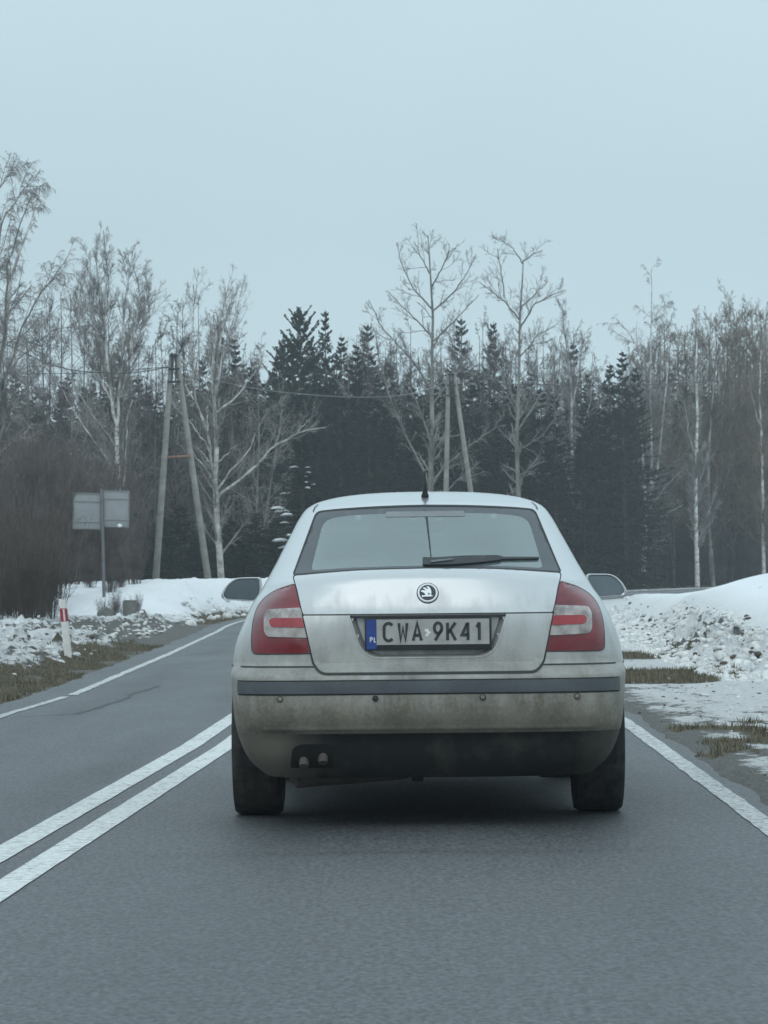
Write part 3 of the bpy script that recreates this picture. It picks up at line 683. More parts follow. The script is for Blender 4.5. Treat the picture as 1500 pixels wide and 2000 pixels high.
for sx in (-1, 1):
    for ay in AX:                                                        # wheel housings
        nA = 22; V = []; 
        for k in range(nA):
            a_ = math.pi * 1.16 * k / (nA - 1) - .25; V += [(sx * .825, ay + .352 * math.cos(a_), .318 + .352 * math.sin(a_)), (sx * .50, ay + .352 * math.cos(a_), .318 + .352 * math.sin(a_))]
        u_.add(V, [(2 * k, 2 * k + 1, 2 * k + 3, 2 * k + 2) for k in range(nA - 1)] + [tuple(2 * k + 1 for k in range(nA))])
u_.tube([(-.62, 0, .25), (.62, 0, .25)], .045, 12); u_.tube([(-.5, 0, .24), (-.42, .6, .26)], .035, 8); u_.tube([(.5, 0, .24), (.42, .6, .26)], .035, 8)
for sx in (-1, 1): u_.tube([(sx * .50, -.05, .20), (sx * .50, -.05, .46)], .055, 12); u_.box((sx * .585, -.02, .25), (.09, .22, .16), bev=.03)
u_.lathe([(0, .20), (.24, .203), (.31, .225), (.33, .30)], 28, 'Z', (.10, -.50, 0)); u_.box((.52, -.55, .215), (.10, .16, .05), bev=.015); u_.box((-.05, -.78, .205), (.05, .10, .03), bev=.008)
u_.build('underbody', M['under'], car)

def seam(line, wid, P=PR, outv=(0, -1, .3), off=.003, closed=False, par=None):
    m = MB(); strip(m, line, wid, P, outv, off, closed=closed); m.build('panel_seam', M['seam'], par or car)
seam([(-.5245, .8995), (.5245, .8995)], .0055, off=.0045)                                        # crease between the two tailgate pressings
seam(sym(rounded([(0, .6545), (.447, .6545), (.483, .688), (.4935, .742), (.5275, .897), (.5555, 1.022), (.573, 1.066), (.30, 1.0875), (0, 1.092)], [0, .05, .05, .1, 0, .05, .01, .1, 0])), .0075, closed=True)
for sx in (-1, 1):
    seam([(sx * .482, .684), (sx * .70, .684), (sx * .795, .684)], .005)
    PS = PSR if sx > 0 else PSL
    seam([(-.68, .684), (-.36, .684)], .005, PS, (sx, 0, 0))
    seam([(.14, 1.01), (.16, .80), (.40, .62), (.38, .30)], .005, PS, (sx, 0, 0)); seam([(1.05, 1.36), (1.08, .8), (1.02, .24)], .005, PS, (sx, 0, 0))
    seam([(sx * .505, 1.352), (sx * .500, 1.374), (sx * .488, 1.390)], .004)                         # roof seam above the window corner

gate = patch('tailgate', upper_out, M['paint'], car, off=.006, thick=.008, st=.02)
lowg = patch('lower_panel', lower_out, M['paint'], gate, off=.006, thick=.008, st=.02, holes=[recess_out])
# sunken number-plate tray
tr_ = MB(); A, _ = surf(PR, dense(recess_out, .02), .005, (0, -1, 0)); nA = len(A)
cA = np.array(dense(recess_out, .02)); B2 = np.stack([cA[:, 0] * .925, (cA[:, 1] - .8955) * .90 + .889], 1); B, _ = surf(PR, B2, -.034, (0, -1, 0)); B[:, 1] = np.maximum(B[:, 1], -.945)
tr_.add(list(A) + list(B), [(k, (k + 1) % nA, nA + (k + 1) % nA, nA + k) for k in range(nA)]); tr_.add(list(B), [tuple(range(nA))])
tr_.build('plate_recess', M['paint'], gate, angle=25)
lipm = MB(); strip(lipm, [(-.328, .8955), (.328, .8955)], .014, off=.006); lipm.build('handle_lip', M['black_plastic'], gate)
rl = MB(); strip(rl, dense(rounded([(-.331, .893), (-.274, .7185), (.274, .7185), (.331, .893)], [0, .075, .075, 0], 8), .02, False), .007, off=.0075); rl.build('recess_bead', M['paint'], gate)

# number plate with its characters
PLY = -.978
plate = MB(); plate.box((0, PLY + .008, .8195), (.532, .014, .136), bev=.006); pl = plate.build('number_plate', M['black_plastic'], car)
def quad(name, x0, x1, z0, z1, y, mat, par, th=.002): return MB().box(((x0 + x1) / 2, y + th / 2, (z0 + z1) / 2), (x1 - x0, th, z1 - z0)).build(name, mat, par, False)
px0, px1, pz0, pz1 = -.2595, .2565, .7745, .881
quad('plate_face', -.2165, px1, pz0, pz1, PLY - .0012, M['plate_white'], pl, .003)
quad('country_band', px0, -.2170, .757, pz1, PLY - .0012, M['plate_blue'], pl, .003)
def flat_tube(mb, pts, wd, y, th=.002):
    pts = [Vector(p) for p in pts]; n = len(pts); Lf, Rt = [], []
    for k, p in enumerate(pts):
        if k == 0: d = (pts[1] - p).normalized(); sc = 1
        elif k == n - 1: d = (p - pts[-2]).normalized(); sc = 1
        else:
            d1, d2 = (p - pts[k - 1]).normalized(), (pts[k + 1] - p).normalized(); d = (d1 + d2).normalized(); sc = min(2.2, 1 / max(.35, d.dot(d1)))
        q = Vector((-d.y, d.x)) * wd / 2 * sc; Lf.append(p + q); Rt.append(p - q)
    V = [(p.x, y, p.y) for p in Lf + Rt] + [(p.x, y + th, p.y) for p in Lf + Rt]; Fc = []
    for k in range(n - 1): Fc += [(k, k + 1, n + k + 1, n + k), (k, 2 * n + k, 2 * n + k + 1, k + 1), (n + k, n + k + 1, 3 * n + k + 1, 3 * n + k)]
    Fc += [(0, n, 3 * n, 2 * n), (n - 1, 3 * n - 1, 4 * n - 1, 2 * n - 1)]
    mb.add(V, Fc)
def arc(cx, cy, rx, ry, a0, a1, n=14): return [(cx + rx * math.cos(R(t)), cy + ry * math.sin(R(t))) for t in np.linspace(a0, a1, n)]
GL = {  # strokes in a 1 x 1 cell
 'C': [arc(.5, .72, .5, .28, 35, 180, 9) + arc(.5, .28, .5, .28, 180, 325, 9)],
 'W': [[(0, 1), (.2, 0), (.5, .72), (.8, 0), (1, 1)]],
 'A': [[(0, 0), (.5, 1), (1, 0)], [(.17, .30), (.83, .30)]],
 '9': [arc(.5, .70, .5, .30, -62, 298, 24), [(.97, .62), (.12, 0)]],
 'K': [[(0, 0), (0, 1)], [(1, 1), (.05, .42)], [(.32, .60), (1, 0)]],
 '4': [[(.72, 0), (.72, 1.0), (0, .32), (1.0, .32)]] if False else [[(.78, 0), (.78, 1)], [(.72, .98), (0, .30), (.86, .30)]],
 '1': [[(.78, 0), (.78, 1)], [(.80, .98), (.25, .72)]],
 'P': [[(0, 0), (0, 1), (.6, 1)] + arc(.6, .74, .4, .26, 90, -90, 7) + [(0, .48)]], 'L': [[(0, 1), (0, 0), (.9, 0)]]}
def word(mb, spec, z0, z1, wd, y):
    for ch, x0, x1 in spec:
        for stroke in GL[ch]: flat_tube(mb, [(x0 + wd / 2 + (x1 - x0 - wd) * u, z0 + wd / 2 + (z1 - z0 - wd) * v) for u, v in stroke], wd, y)
tx = MB(); S = .532 / 1155.0
def gx_(c): return -.2600 + (c - 172) * S * .995
word(tx, [('C', gx_(322), gx_(432)), ('W', gx_(458), gx_(560)), ('A', gx_(588), gx_(690)), ('9', gx_(782), gx_(878)), ('K', gx_(903), gx_(1003)), ('4', gx_(1036), gx_(1132)), ('1', gx_(1160), gx_(1230))], .7855, .8715, .0125, PLY - .0032)
tx.build('plate_letters', M['plate_text'], pl, False)
t2 = MB(); word(t2, [('P', gx_(204), gx_(232)), ('L', gx_(240), gx_(266))], .785, .808, .0046, PLY - .0032); t2.build('country_letters', M['plate_pl'], pl, False)
st_ = MB()
for dx_, dz_ in ((-.004, .0215), (.004, .012), (-.003, .002)): st_.box((gx_(735) + dx_, PLY - .0022, .8205 + dz_ - .008), (.016 if dz_ > .01 else .013, .002, .0105))
st_.build('plate_sticker', M['sticker'], pl, False)

# round emblem
EZ = .9895; EY = float(rear(np.array([0.0]), np.array([EZ]))[0]) - .006
tilt = Matrix.Rotation(math.atan2(float(rear(np.array([0.]), np.array([EZ + .02]))[0] - rear(np.array([0.]), np.array([EZ - .02]))[0]), .04), 3, 'X')
tilt = Matrix.Rotation(-math.atan2(float(rear(np.array([0.]), np.array([EZ + .02]))[0] - rear(np.array([0.]), np.array([EZ - .02]))[0]), .04), 3, 'X')
def emb(mb, u, v, d): p = tilt @ Vector((u * .043, -d, v * .043)); return (p.x, p.y + EY, p.z + EZ)
rg = MB(); prof = [(1.0, 0), (1.0, .004), (.93, .0075), (.84, .0075), (.79, .004), (.77, .001)]; nE = 44
rg.add([emb(rg, r_ * math.cos(2 * math.pi * k / nE), r_ * math.sin(2 * math.pi * k / nE), d) for r_, d in prof for k in range(nE)],
       [(m * nE + k, m * nE + (k + 1) % nE, (m + 1) * nE + (k + 1) % nE, (m + 1) * nE + k) for m in range(len(prof) - 1) for k in range(nE)])
em = rg.build('emblem', M['emblem_white'], car)
ds = MB(); ds.add([emb(ds, .79 * math.cos(2 * math.pi * k / nE), .79 * math.sin(2 * math.pi * k / nE), .0035) for k in range(nE)], [tuple(range(nE))]); ds.build('emblem_disc', M['emblem_dark'], em, False)
rim_ = MB(); rim_.add([emb(rim_, r_ * math.cos(2 * math.pi * k / nE), r_ * math.sin(2 * math.pi * k / nE), d) for r_, d in ((1.09, .0005), (1.06, .003), (.99, .003)) for k in range(nE)], [(m * nE + k, m * nE + (k + 1) % nE, (m + 1) * nE + (k + 1) % nE, (m + 1) * nE + k) for m in range(2) for k in range(nE)]); rim_.build('emblem_edge', M['seam'], em)
wing = [(900, 690), (862, 660), (840, 668), (852, 620), (855, 560), (840, 490), (812, 435), (780, 403), (738, 392), (716, 412), (752, 442), (764, 472), (738, 478), (690, 436), (640, 428), (612, 452), (660, 482), (700, 512), (664, 518), (585, 506), (556, 548), (620, 574), (662, 606), (690, 660), (640, 672), (600, 664), (572, 690), (600, 716), (680, 703), (830, 704)]
wv = [((a_ - 750) / 290, (590 - b_) / 290) for a_, b_ in wing]
wm = MB(); wm.add([emb(wm, a_, b_, .0055) for a_, b_ in wv] + [emb(wm, a_, b_, .002) for a_, b_ in wv], [tuple(range(len(wv)))] + [(k, (k + 1) % len(wv), len(wv) + (k + 1) % len(wv), len(wv) + k) for k in range(len(wv))]); wm.build('winged_arrow', M['emblem_white'], em, False)
ey = MB(); ey.add([emb(ey, .12 + .095 * math.cos(t), -.12 + .095 * math.sin(t), .0062) for t in np.linspace(0, 6.28, 14)[:-1]], [tuple(range(13))]); ey.build('arrow_eye', M['emblem_dark'], em, False)

# lamps
for sx in (-1, 1):
    fl = (lambda p: p) if sx > 0 else mirrorx
    lm = patch('tail_lamp', fl(lamp_out), M['red_lens'], car, off=.004, thick=.012, st=.02, crown=.008)
    patch('clear_lens', fl(clear_out), M['clear_lens'], lm, off=.0165, thick=.006, st=.02)
    patch('reflector_bar', fl(bar_out), M['red_bar'], lm, off=.0195, thick=.004, st=.02)
    lg = MB(); strip(lg, fl(lamp_out), .007, closed=True, off=.003); lg.build('lamp_gasket', M['seam'], lm)

# rear window
frit = patch('rear_window', glass_out, M['frit'], car, off=.003, thick=.006, st=.03, holes=[glass_in])
patch('window_glass', glass_in, M['glass'], frit, off=.003, thick=0, st=.03)
gs = MB(); strip(gs, glass_out, .008, closed=True, off=.0035); gs.build('window_gasket', M['seam'], frit)
M['high_lamp'] = simple('high_lamp', (0.17, 0.185, 0.185), 0.4)
patch('high_brake_lamp', rounded([(-.178, 1.318), (.172, 1.318), (.168, 1.342), (-.174, 1.342)], .005), M['high_lamp'], frit, off=.005, thick=.003, st=.03)
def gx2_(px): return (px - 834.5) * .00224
patch('glass_dark_line', [(gx2_(831.5), 1.345), (gx2_(836.5), 1.345), (gx2_(838.5), 1.30), (gx2_(843.8), 1.125), (gx2_(842), 1.125), (gx2_(834.5), 1.30)], M['seam'], frit, off=.0045, thick=.001, st=.02)  # thin dark line on the rear glass, narrowing downward
def wx(px): return (px - 834.5) * .002184
def wz(py): return 1.1 - (py - 1108) * .002184
wp = patch('rear_wiper', rounded([(wx(826), wz(1109)), (wx(880), wz(1109)), (wx(935), wz(1105.5)), (wx(978), wz(1101)), (wx(984), wz(1095)), (wx(972), wz(1091.5)), (wx(905), wz(1092)), (wx(850), wz(1095)), (wx(826), wz(1094))], .008), M['black_plastic'], car, off=.014, thick=.009, st=.03, crown=.004)
patch('wiper_blade', rounded([(wx(960), wz(1099)), (wx(1055), wz(1098)), (wx(1055), wz(1095)), (wx(960), wz(1094))], .003), M['black_plastic'], wp, off=.012, thick=.009, st=.03)
patch('wiper_arm', [(wx(842), wz(1107)), (wx(886), wz(1102)), (wx(886), wz(1099.5)), (wx(842), wz(1103))], M['trim'], wp, off=.0195, thick=.004, st=.02)
for sx in (-1, 1):
    PS = PSR if sx > 0 else PSL
    sw = patch('side_window', dlo, M['frit'], car, PS, (sx, 0, .2), .002, .006, .08, holes=[[(a_ * .93 + .07, (b_ - 1.19) * .88 + 1.19) for a_, b_ in dlo]])
    patch('window_glass', [(a_ * .93 + .07, (b_ - 1.19) * .88 + 1.19) for a_, b_ in dlo], M['clean_glass'], sw, PS, (sx, 0, .2), .002, 0, .08)
patch('windscreen', [(a_ * 1.04, (b_ - 1.19) * 1.05 + 1.19) for a_, b_ in shield], M['clean_glass'], car, PF, (0, 1, .4), .003, 0, .06)

# bumper trim strip, sensors, tow-eye cover
tl = .5735; th_ = .6275
patch('bumper_trim', rounded([(-.80, .5755), (.80, .5755), (.80, .6255), (-.80, .6255)], .004), M['trim'], bumper, off=.007, thick=.010, st=.02, crown=.004)
seam2 = MB(); strip(seam2, [(-.802, .5715), (.802, .5715)], .0055, off=.002); strip(seam2, [(-.802, .629), (.802, .629)], .0045, off=.002); seam2.build('trim_groove', M['seam'], bumper)
patch('bumper_face', rounded([(-.695, .436), (.695, .436), (.735, .5665), (-.735, .5665)], [.012, .012, .004, .004]), M['paint'], bumper, off=.0015, thick=.004, st=.02, crown=.005)
for k, xs_ in enumerate((-.622, -.224, .224, .618)):
    yb = float(rear(np.array([xs_]), np.array([.554]))[0]) - .0055
    s_ = MB(); s_.lathe([(.0, -.0045), (.007, -.004), (.009, -.0025), (.0095, .004)], 20, 'Y', (xs_, yb - .001, .554)); so = s_.build('parking_sensor', M['black_plastic'] if k == 1 else M['paint'], bumper)
    s2 = MB(); s2.lathe([(.010, .0), (.0105, -.0015), (.0125, -.0015), (.013, .002)], 20, 'Y', (xs_, yb - .001, .554)); s2.build('sensor_ring', M['seam'], so)
bl = MB()
for k, (z_, o_) in enumerate(((.432, .004),)): strip(bl, [(-.70, z_), (.70, z_)], .016, off=o_)
bl.build('bumper_edge', M['paint'], bumper)

# exhaust
mf = MB(); mf.tube([(-.60, -.62, .215), (-.57, -.62, .215), (-.10, -.60, .235), (-.06, -.60, .235)], [.03, .075, .06, .03], 18, flat=.8)
ex = mf.build('exhaust', M['muffler'], car)
M['recess_shade'] = simple('painted_exhaust_shade', (0.006, 0.007, 0.007), 0.9)
for xx, zz in ((-.527, .283), (-.446, .297)):
    p_ = MB(); yb = float(rear(np.array([xx]), np.array([zz]))[0]); p_.tube([(xx, yb + .06, zz + .035), (xx, yb + .01, zz + .022), (xx, yb - .016, zz + .002), (xx, yb - .026, zz - .014)], [.018, .019, .0205, .0205], 16, caps=False); p_.tube([(xx, yb - .022, zz - .008), (xx, yb - .0255, zz - .0125)], .017, 14); p_.build('tail_pipe', M['pipe'], ex)
patch('exhaust_shade_patch', rounded([(-.585, .262), (-.405, .262), (-.40, .345), (-.43, .362), (-.54, .362), (-.575, .345)], [.004, .004, .02, .03, .03, .02]), M['recess_shade'], valance, off=.003, thick=.003, st=.02)  # black patch painted as the shade of an exhaust recess; valance stays uncut

# wheels
for ay in AX:
    for sx in (-1, 1):
        prof = [(.20, -.085), (.235, -.102), (.275, -.110), (.302, -.106), (.3145, -.088), (.3165, -.05), (.3165, .05), (.3145, .088), (.302, .106), (.275, .110), (.235, .102), (.20, .085)]
        ty = MB(); ty.lathe(prof, 48, 'X', (sx * .757, ay, .3165)); 
        for gx2 in (-.055, -.02, .02, .055): ty.lathe([(.3168, gx2 - .004), (.3172, gx2), (.3168, gx2 + .004)], 48, 'X', (sx * .757, ay, .3165))
        tyre = ty.build('wheel', M['rubber'], car)
        rm = MB(); rm.lathe([(.20, -.085), (.195, 0), (.20, .085)], 36, 'X', (sx * .757, ay, .3165)); rm.lathe([(.0, .05 * sx), (.05, .055 * sx), (.07, .04 * sx), (.19, .045 * sx), (.20, .08 * sx)], 36, 'X', (sx * .757, ay, .3165)); rm.build('rim', M['rim'], tyre)

# mirrors
mo = [(-.828, 1.058), (-.960, 1.056), (-1.008, 1.020), (-1.036, .968), (-1.022, .944), (-.86, .934), (-.838, .945), (-.822, .99)]
for sx in (-1, 1):
    ol = np.array(rounded([(a_ * -sx * 1.0, b_) for a_, b_ in (mo if sx < 0 else mo)], [.02, .03, .03, .02, .02, .02, .02, .02])); c0 = ol.mean(0); y0 = 2.02
    V = []; prof = [(.83, y0 + .006), (.87, y0 - .006), (.95, y0 - .010), (1.0, y0), (1.0, y0 + .04), (.86, y0 + .10), (.5, y0 + .135), (.1, y0 + .145)]
    n = len(ol)
    for s_, y_ in prof: V += [(c0[0] + (p[0] - c0[0]) * s_, y_, c0[1] + (p[1] - c0[1]) * s_) for p in ol]
    mh = MB(); mh.add(V, [(m * n + k, m * n + (k + 1) % n, (m + 1) * n + (k + 1) % n, (m + 1) * n + k) for m in range(len(prof) - 1) for k in range(n)] + [tuple((len(prof) - 1) * n + k for k in range(n))])
    mh.tube([(sx * .835, y0 + .07, .965), (sx * .74, y0 + .09, .955)], .03, 10, flat=.7)
    mm = mh.build('door_mirror', M['paint'], car)
    g_ = MB(); g_.add([(c0[0] + (p[0] - c0[0]) * .85, y0 + .001, c0[1] + (p[1] - c0[1]) * .85) for p in ol], [tuple(range(n))]); g_.build('mirror_glass', M['mirror'], mm, False)
    g2 = MB(); g2.add([(c0[0] + (p[0] - c0[0]) * s_, y0 + d_, c0[1] + (p[1] - c0[1]) * s_) for s_, d_ in ((.865, -.0055), (.84, -.004)) for p in ol], [(k, (k + 1) % n, n + (k + 1) % n, n + k) for k in range(n)]); g2.build('mirror_rim', M['black_plastic'], mm)

# aerial
an = MB(); an.tube([(0, .17, 1.405), (0, .165, 1.422), (0, .135, 1.450), (0, .11, 1.475)], [.021, .018, .008, .0055], 14)
aa = an.build('roof_aerial', M['black_plastic'], car); a2 = MB(); a2.tube([(0, .11, 1.475), (0, -.02, 1.53)], [.0045, .003], 8); a2.build('aerial_whip', M['black_plastic'], aa)

# cabin seen through the glass
def seat(x, y, wid, z0=.55, z1=1.02, head=True, name='front_seat'):
    m = MB(); m.box((x, y + .22, z0 - .06), (wid, .50, .16), bev=.04); m.box((x, y, (z0 + z1) / 2), (wid, .13, z1 - z0), Matrix.Rotation(R(-12), 3, 'X'), .045); s_ = m.build(name, M['seat'], car)
    if head:
        h = MB(); h.box((x, y - .10, z1 + .11), (.26, .09, .17), Matrix.Rotation(R(-8), 3, 'X'), .035); h.tube([(x - .05, y - .08, z1 - .02), (x - .05, y - .09, z1 + .05)], .006, 6); h.tube([(x + .05, y - .08, z1 - .02), (x + .05, y - .09, z1 + .05)], .006, 6); h.build('headrest', M['seat'], s_)
seat(-.36, 1.05, .50, z1=1.08); seat(.36, 1.05, .50, z1=1.08)
rb = MB(); rb.box((0, .20, .78), (1.25, .14, .52), Matrix.Rotation(R(-14), 3, 'X'), .05); rb.box((0, .50, .46), (1.25, .5, .16), bev=.05); rs = rb.build('rear_seat', M['seat'], car)
for xx in (-.38, 0, .38): h = MB(); h.box((xx, .09, 1.085), (.24, .08, .12), Matrix.Rotation(R(-8), 3, 'X'), .03); h.build('headrest', M['seat'], rs)
ps = MB(); ps.box((0, -.33, .985), (1.08, .78, .02), bev=.006); ps.build('parcel_shelf', M['interior'], car)
da = MB(); da.box((0, 1.95, .88), (1.3, .5, .18), bev=.06); db_ = da.build('dashboard', M['interior'], car)
sw_ = MB(); sw_.lathe([(.175 + .013 * math.cos(t), .013 * math.sin(t)) for t in np.linspace(0, 2 * math.pi, 9)], 28, 'Y', (-.36, 1.62, .92)); sw_.build('steering_wheel', M['interior'], db_)
im_ = MB(); im_.box((0, 1.62, 1.30), (.22, .03, .06), bev=.012); im_.build('inside_mirror', M['interior'], car)
# ------------------------------------------------------------------ trees
def norm(a): return a / (np.linalg.norm(a, axis=-1, keepdims=True) + 1e-12)
def resample(P, K):
    P = np.asarray(P, float); d = np.concatenate([[0], np.cumsum(np.linalg.norm(np.diff(P, axis=0), axis=1))]); q = np.linspace(0, d[-1], K)
    return np.stack([np.interp(q, d, P[:, k]) for k in range(3)], 1)
def spawn(rg, P, Rr, m, t0, t1, ang, ln, K, up=0.0, jit=.1, rr=.6, rmin=.006, tap=.5, byl=None, flat=1.0, fall=.55):
    """m side shoots on every branch of P (n,k,3); returns their centre lines and radii"""
    n, k = Rr.shape; plen = np.linalg.norm(np.diff(P, axis=1), axis=2).sum(1)
    cnt = np.full(n, m) if byl is None else np.maximum(1, (m * plen / byl)).astype(int)
    idx = np.repeat(np.arange(n), cnt); N = len(idx); t = rg.uniform(t0, t1, N)
    f = t * (k - 1); i0 = np.minimum(f.astype(int), k - 2); w_ = (f - i0)[:, None]
    pos = P[idx, i0] * (1 - w_) + P[idx, i0 + 1] * w_; r0 = (Rr[idx, i0] * (1 - w_[:, 0]) + Rr[idx, i0 + 1] * w_[:, 0]) * rr
    d = norm(P[idx, i0 + 1] - P[idx, i0]); q = rg.normal(size=(N, 3)); q[:, 2] *= flat; q = norm(q - d * (q * d).sum(1, keepdims=True))
    a = rg.uniform(ang[0], ang[1], N)[:, None]; d2 = d * np.cos(a) + q * np.sin(a)
    Ls = rg.uniform(ln[0], ln[1], N) * (1 - fall * t)
    if byl is None: Ls = Ls * plen[idx]
    out_ = [pos]; cur = d2
    for j in range(1, K):
        cur = norm(cur + np.array([0, 0, up / K]) + rg.normal(0, jit, (N, 3))); out_.append(out_[-1] + cur * (Ls / (K - 1))[:, None])
    Q = np.stack(out_, 1); r0 = np.maximum(r0, rmin)
    Rq = r0[:, None] * np.linspace(1, tap, K)[None]; return Q, np.maximum(Rq, rmin * .7)
def tubes(groups):
    Vs, Fs, b = [], [], 0
    for P, Rr, sd_ in groups:
        n, k, _ = P.shape; T = norm(np.gradient(P, axis=1)); ref = np.where(np.abs(T[..., 2:3]) > .9, [1., 0, 0], [0, 0, 1.])
        A = norm(np.cross(T, ref)); B = np.cross(A, T); an_ = 2 * np.pi * np.arange(sd_) / sd_
        V = P[:, :, None] + (A[:, :, None] * np.cos(an_)[:, None] + B[:, :, None] * np.sin(an_)[:, None]) * Rr[:, :, None, None]
        i = np.arange(n * (k - 1) * sd_); s_ = i % sd_; j = (i // sd_) % (k - 1); t = i // (sd_ * (k - 1)); o = t * k * sd_ + j * sd_
        Fs.append(np.stack([o + s_, o + (s_ + 1) % sd_, o + sd_ + (s_ + 1) % sd_, o + sd_ + s_], 1) + b); Vs.append(V.reshape(-1, 3)); b += V.size // 3
    return np.concatenate(Vs), np.concatenate(Fs)
def ground_z(x, y): return float(height(np.array([x]), np.array([y]))[0])
def put(name, groups, mat, par, smooth=True): V, Fc = tubes(groups); return mesh_obj(name, V, Fc, mat, par, smooth)

def hero(kind, label, Y, base, limbs, bark_m, limb_m, twig_m, seed, lv, spread=1.3, group=None, cat='tree'):
    """a bare tree standing at distance Y; limbs = pixel outlines of its stems, each with its thickness in pixels at both ends"""
    rg = np.random.default_rng(seed); b = at(base[0], base[1], Y); b.z = ground_z(b.x, b.y) - .05
    t = empty(kind, b); tag(t, label, cat, group); g0, g1 = [], []
    for k, (pts, w0, w1) in enumerate(limbs):
        dy = rg.normal(0, spread) if k else 0
        n = len(pts); P = np.array([tuple(at(p[0], p[1], Y) - b) for p in pts]); 
        if k == 0: P = np.concatenate([[[P[0, 0], 0, 0]], P]) if P[0, 2] > .15 else P; P[0, 2] = min(P[0, 2], 0.0)
        s_ = np.linspace(0, 1, len(P)); P[:, 1] += dy * s_ ** 1.3
        K = 14; P = resample(P, K); P[1:-1] += rg.normal(0, .018, (K - 2, 3)) * (1 if k else .6)
        Rr = np.linspace(w0, w1 * .8, K) * (1 if k == 0 else .8) * Y / F / 2
        (g0 if k == 0 else g1).append((P[None], Rr[None], 10 if k == 0 else 7))
    put('trunk', g0, bark_m, t)
    if g1: put('limbs', g1, limb_m, t)
    P = np.concatenate([g[0] for g in g0 + g1]); Rr = np.concatenate([g[1] for g in g0 + g1]); tw = []
    for kw in lv:
        P, Rr = spawn(rg, P, Rr, **kw); tw.append((P, Rr, 4 if len(tw) == 0 else 3))
    put('crown', tw, twig_m, t); return t

BIRCH_UP = [dict(m=5.4, byl=1.0, t0=.12, t1=1.0, ang=(.3, .75), ln=(.6, 1.9), K=7, up=.7, jit=.09, rr=.4, rmin=.0075),
            dict(m=11, t0=.12, t1=1, ang=(.3, .8), ln=(.28, .6), K=5, up=.25, jit=.12, rmin=.0052), dict(m=8, t0=.1, t1=1, ang=(.3, .8), ln=(.35, .8), K=4, up=-.3, jit=.15, rmin=.0033)]
BIRCH_WEEP = [dict(m=3.4, byl=1.0, t0=.10, t1=1.0, ang=(.4, 1.0), ln=(.8, 2.1), K=7, up=.2, jit=.10, rr=.42, rmin=.008),
              dict(m=11, t0=.2, t1=1, ang=(.4, .9), ln=(.3, .6), K=5, up=-.9, jit=.12, rmin=.0055), dict(m=8, t0=.1, t1=1, ang=(.3, .8), ln=(.4, .95), K=5, up=-2.4, jit=.1, rmin=.0034)]
OAKISH = [dict(m=3.1, byl=1.0, t0=.10, t1=1.0, ang=(.5, .95), ln=(.6, 2.1), K=6, up=.5, jit=.15, rr=.42, rmin=.012),
          dict(m=7, t0=.15, t1=1, ang=(.5, 1.0), ln=(.3, .6), K=4, up=.3, jit=.18, rmin=.0068), dict(m=4, t0=.2, t1=1, ang=(.5, .9), ln=(.3, .65), K=3, up=.2, jit=.15, rmin=.0055)]
hero('birch_tree', 'tall weeping birch at the left picture edge, reaching above all its neighbours', 85, (-22, 1150),
     [([(-22, 1150), (-20, 900), (-8, 760), (10, 650), (21, 545), (45, 475), (62, 430), (73, 400), (78, 372)], 20, 3),
      ([(-15, 830), (7, 755), (30, 700), (49, 650), (77, 608), (119, 559), (150, 530)], 8, 2), ([(-8, 760), (14, 615), (20, 520), (45, 450), (70, 395)], 9, 2.5),
      ([(-20, 600), (0, 430), (21, 395), (35, 360), (45, 345)], 9, 2.5), ([(0, 430), (-10, 385), (8, 345), (26, 335)], 6, 2),
      ([(-20, 900), (20, 800), (60, 745), (100, 700)], 8, 2), ([(-15, 830), (10, 730), (60, 680), (110, 640), (140, 640)], 7, 2), ([(-10, 700), (-30, 560), (-20, 450)], 8, 2)],
     M['birch_limb'], M['grey_limb'], M['twig_grey'], 3, BIRCH_WEEP, 1.0)
hero('birch_tree', 'white trunked birch with many upright stems behind the twin grey sign panels', 110, (240, 1130),
     [([(240, 1130), (238, 1040), (231, 965), (229, 895), (229, 832)], 14, 10),
      ([(229, 832), (219, 790), (213, 720), (206, 650), (208, 580), (212, 510), (206, 455)], 9, 2.5), ([(229, 832), (233, 772), (240, 720), (241, 667), (244, 600), (255, 540), (262, 500)], 8, 2.5),
      ([(236, 775), (238, 765), (255, 702), (268, 625), (275, 570), (262, 520)], 6, 2), ([(226, 880), (224, 867), (175, 804), (136, 741)], 6, 2), ([(229, 935), (226, 923), (182, 856), (147, 807), (121, 755)], 6, 2),
      ([(222, 965), (203, 951), (164, 919), (136, 884)], 5, 2), ([(224, 797), (196, 741), (164, 681), (150, 600), (158, 520)], 6, 2), ([(238, 985), (241, 951), (247, 874), (245, 825), (259, 780)], 5, 2),
      ([(213, 720), (190, 650), (175, 580), (178, 500)], 5, 2), ([(240, 720), (270, 660), (290, 600), (285, 550)], 5, 2), ([(206, 650), (190, 570), (185, 480)], 4, 2), ([(229, 800), (207, 740), (196, 690)], 4, 2)],
     M['birch_bark'], M['birch_limb'], M['twig_grey'], 5, BIRCH_UP, .8)
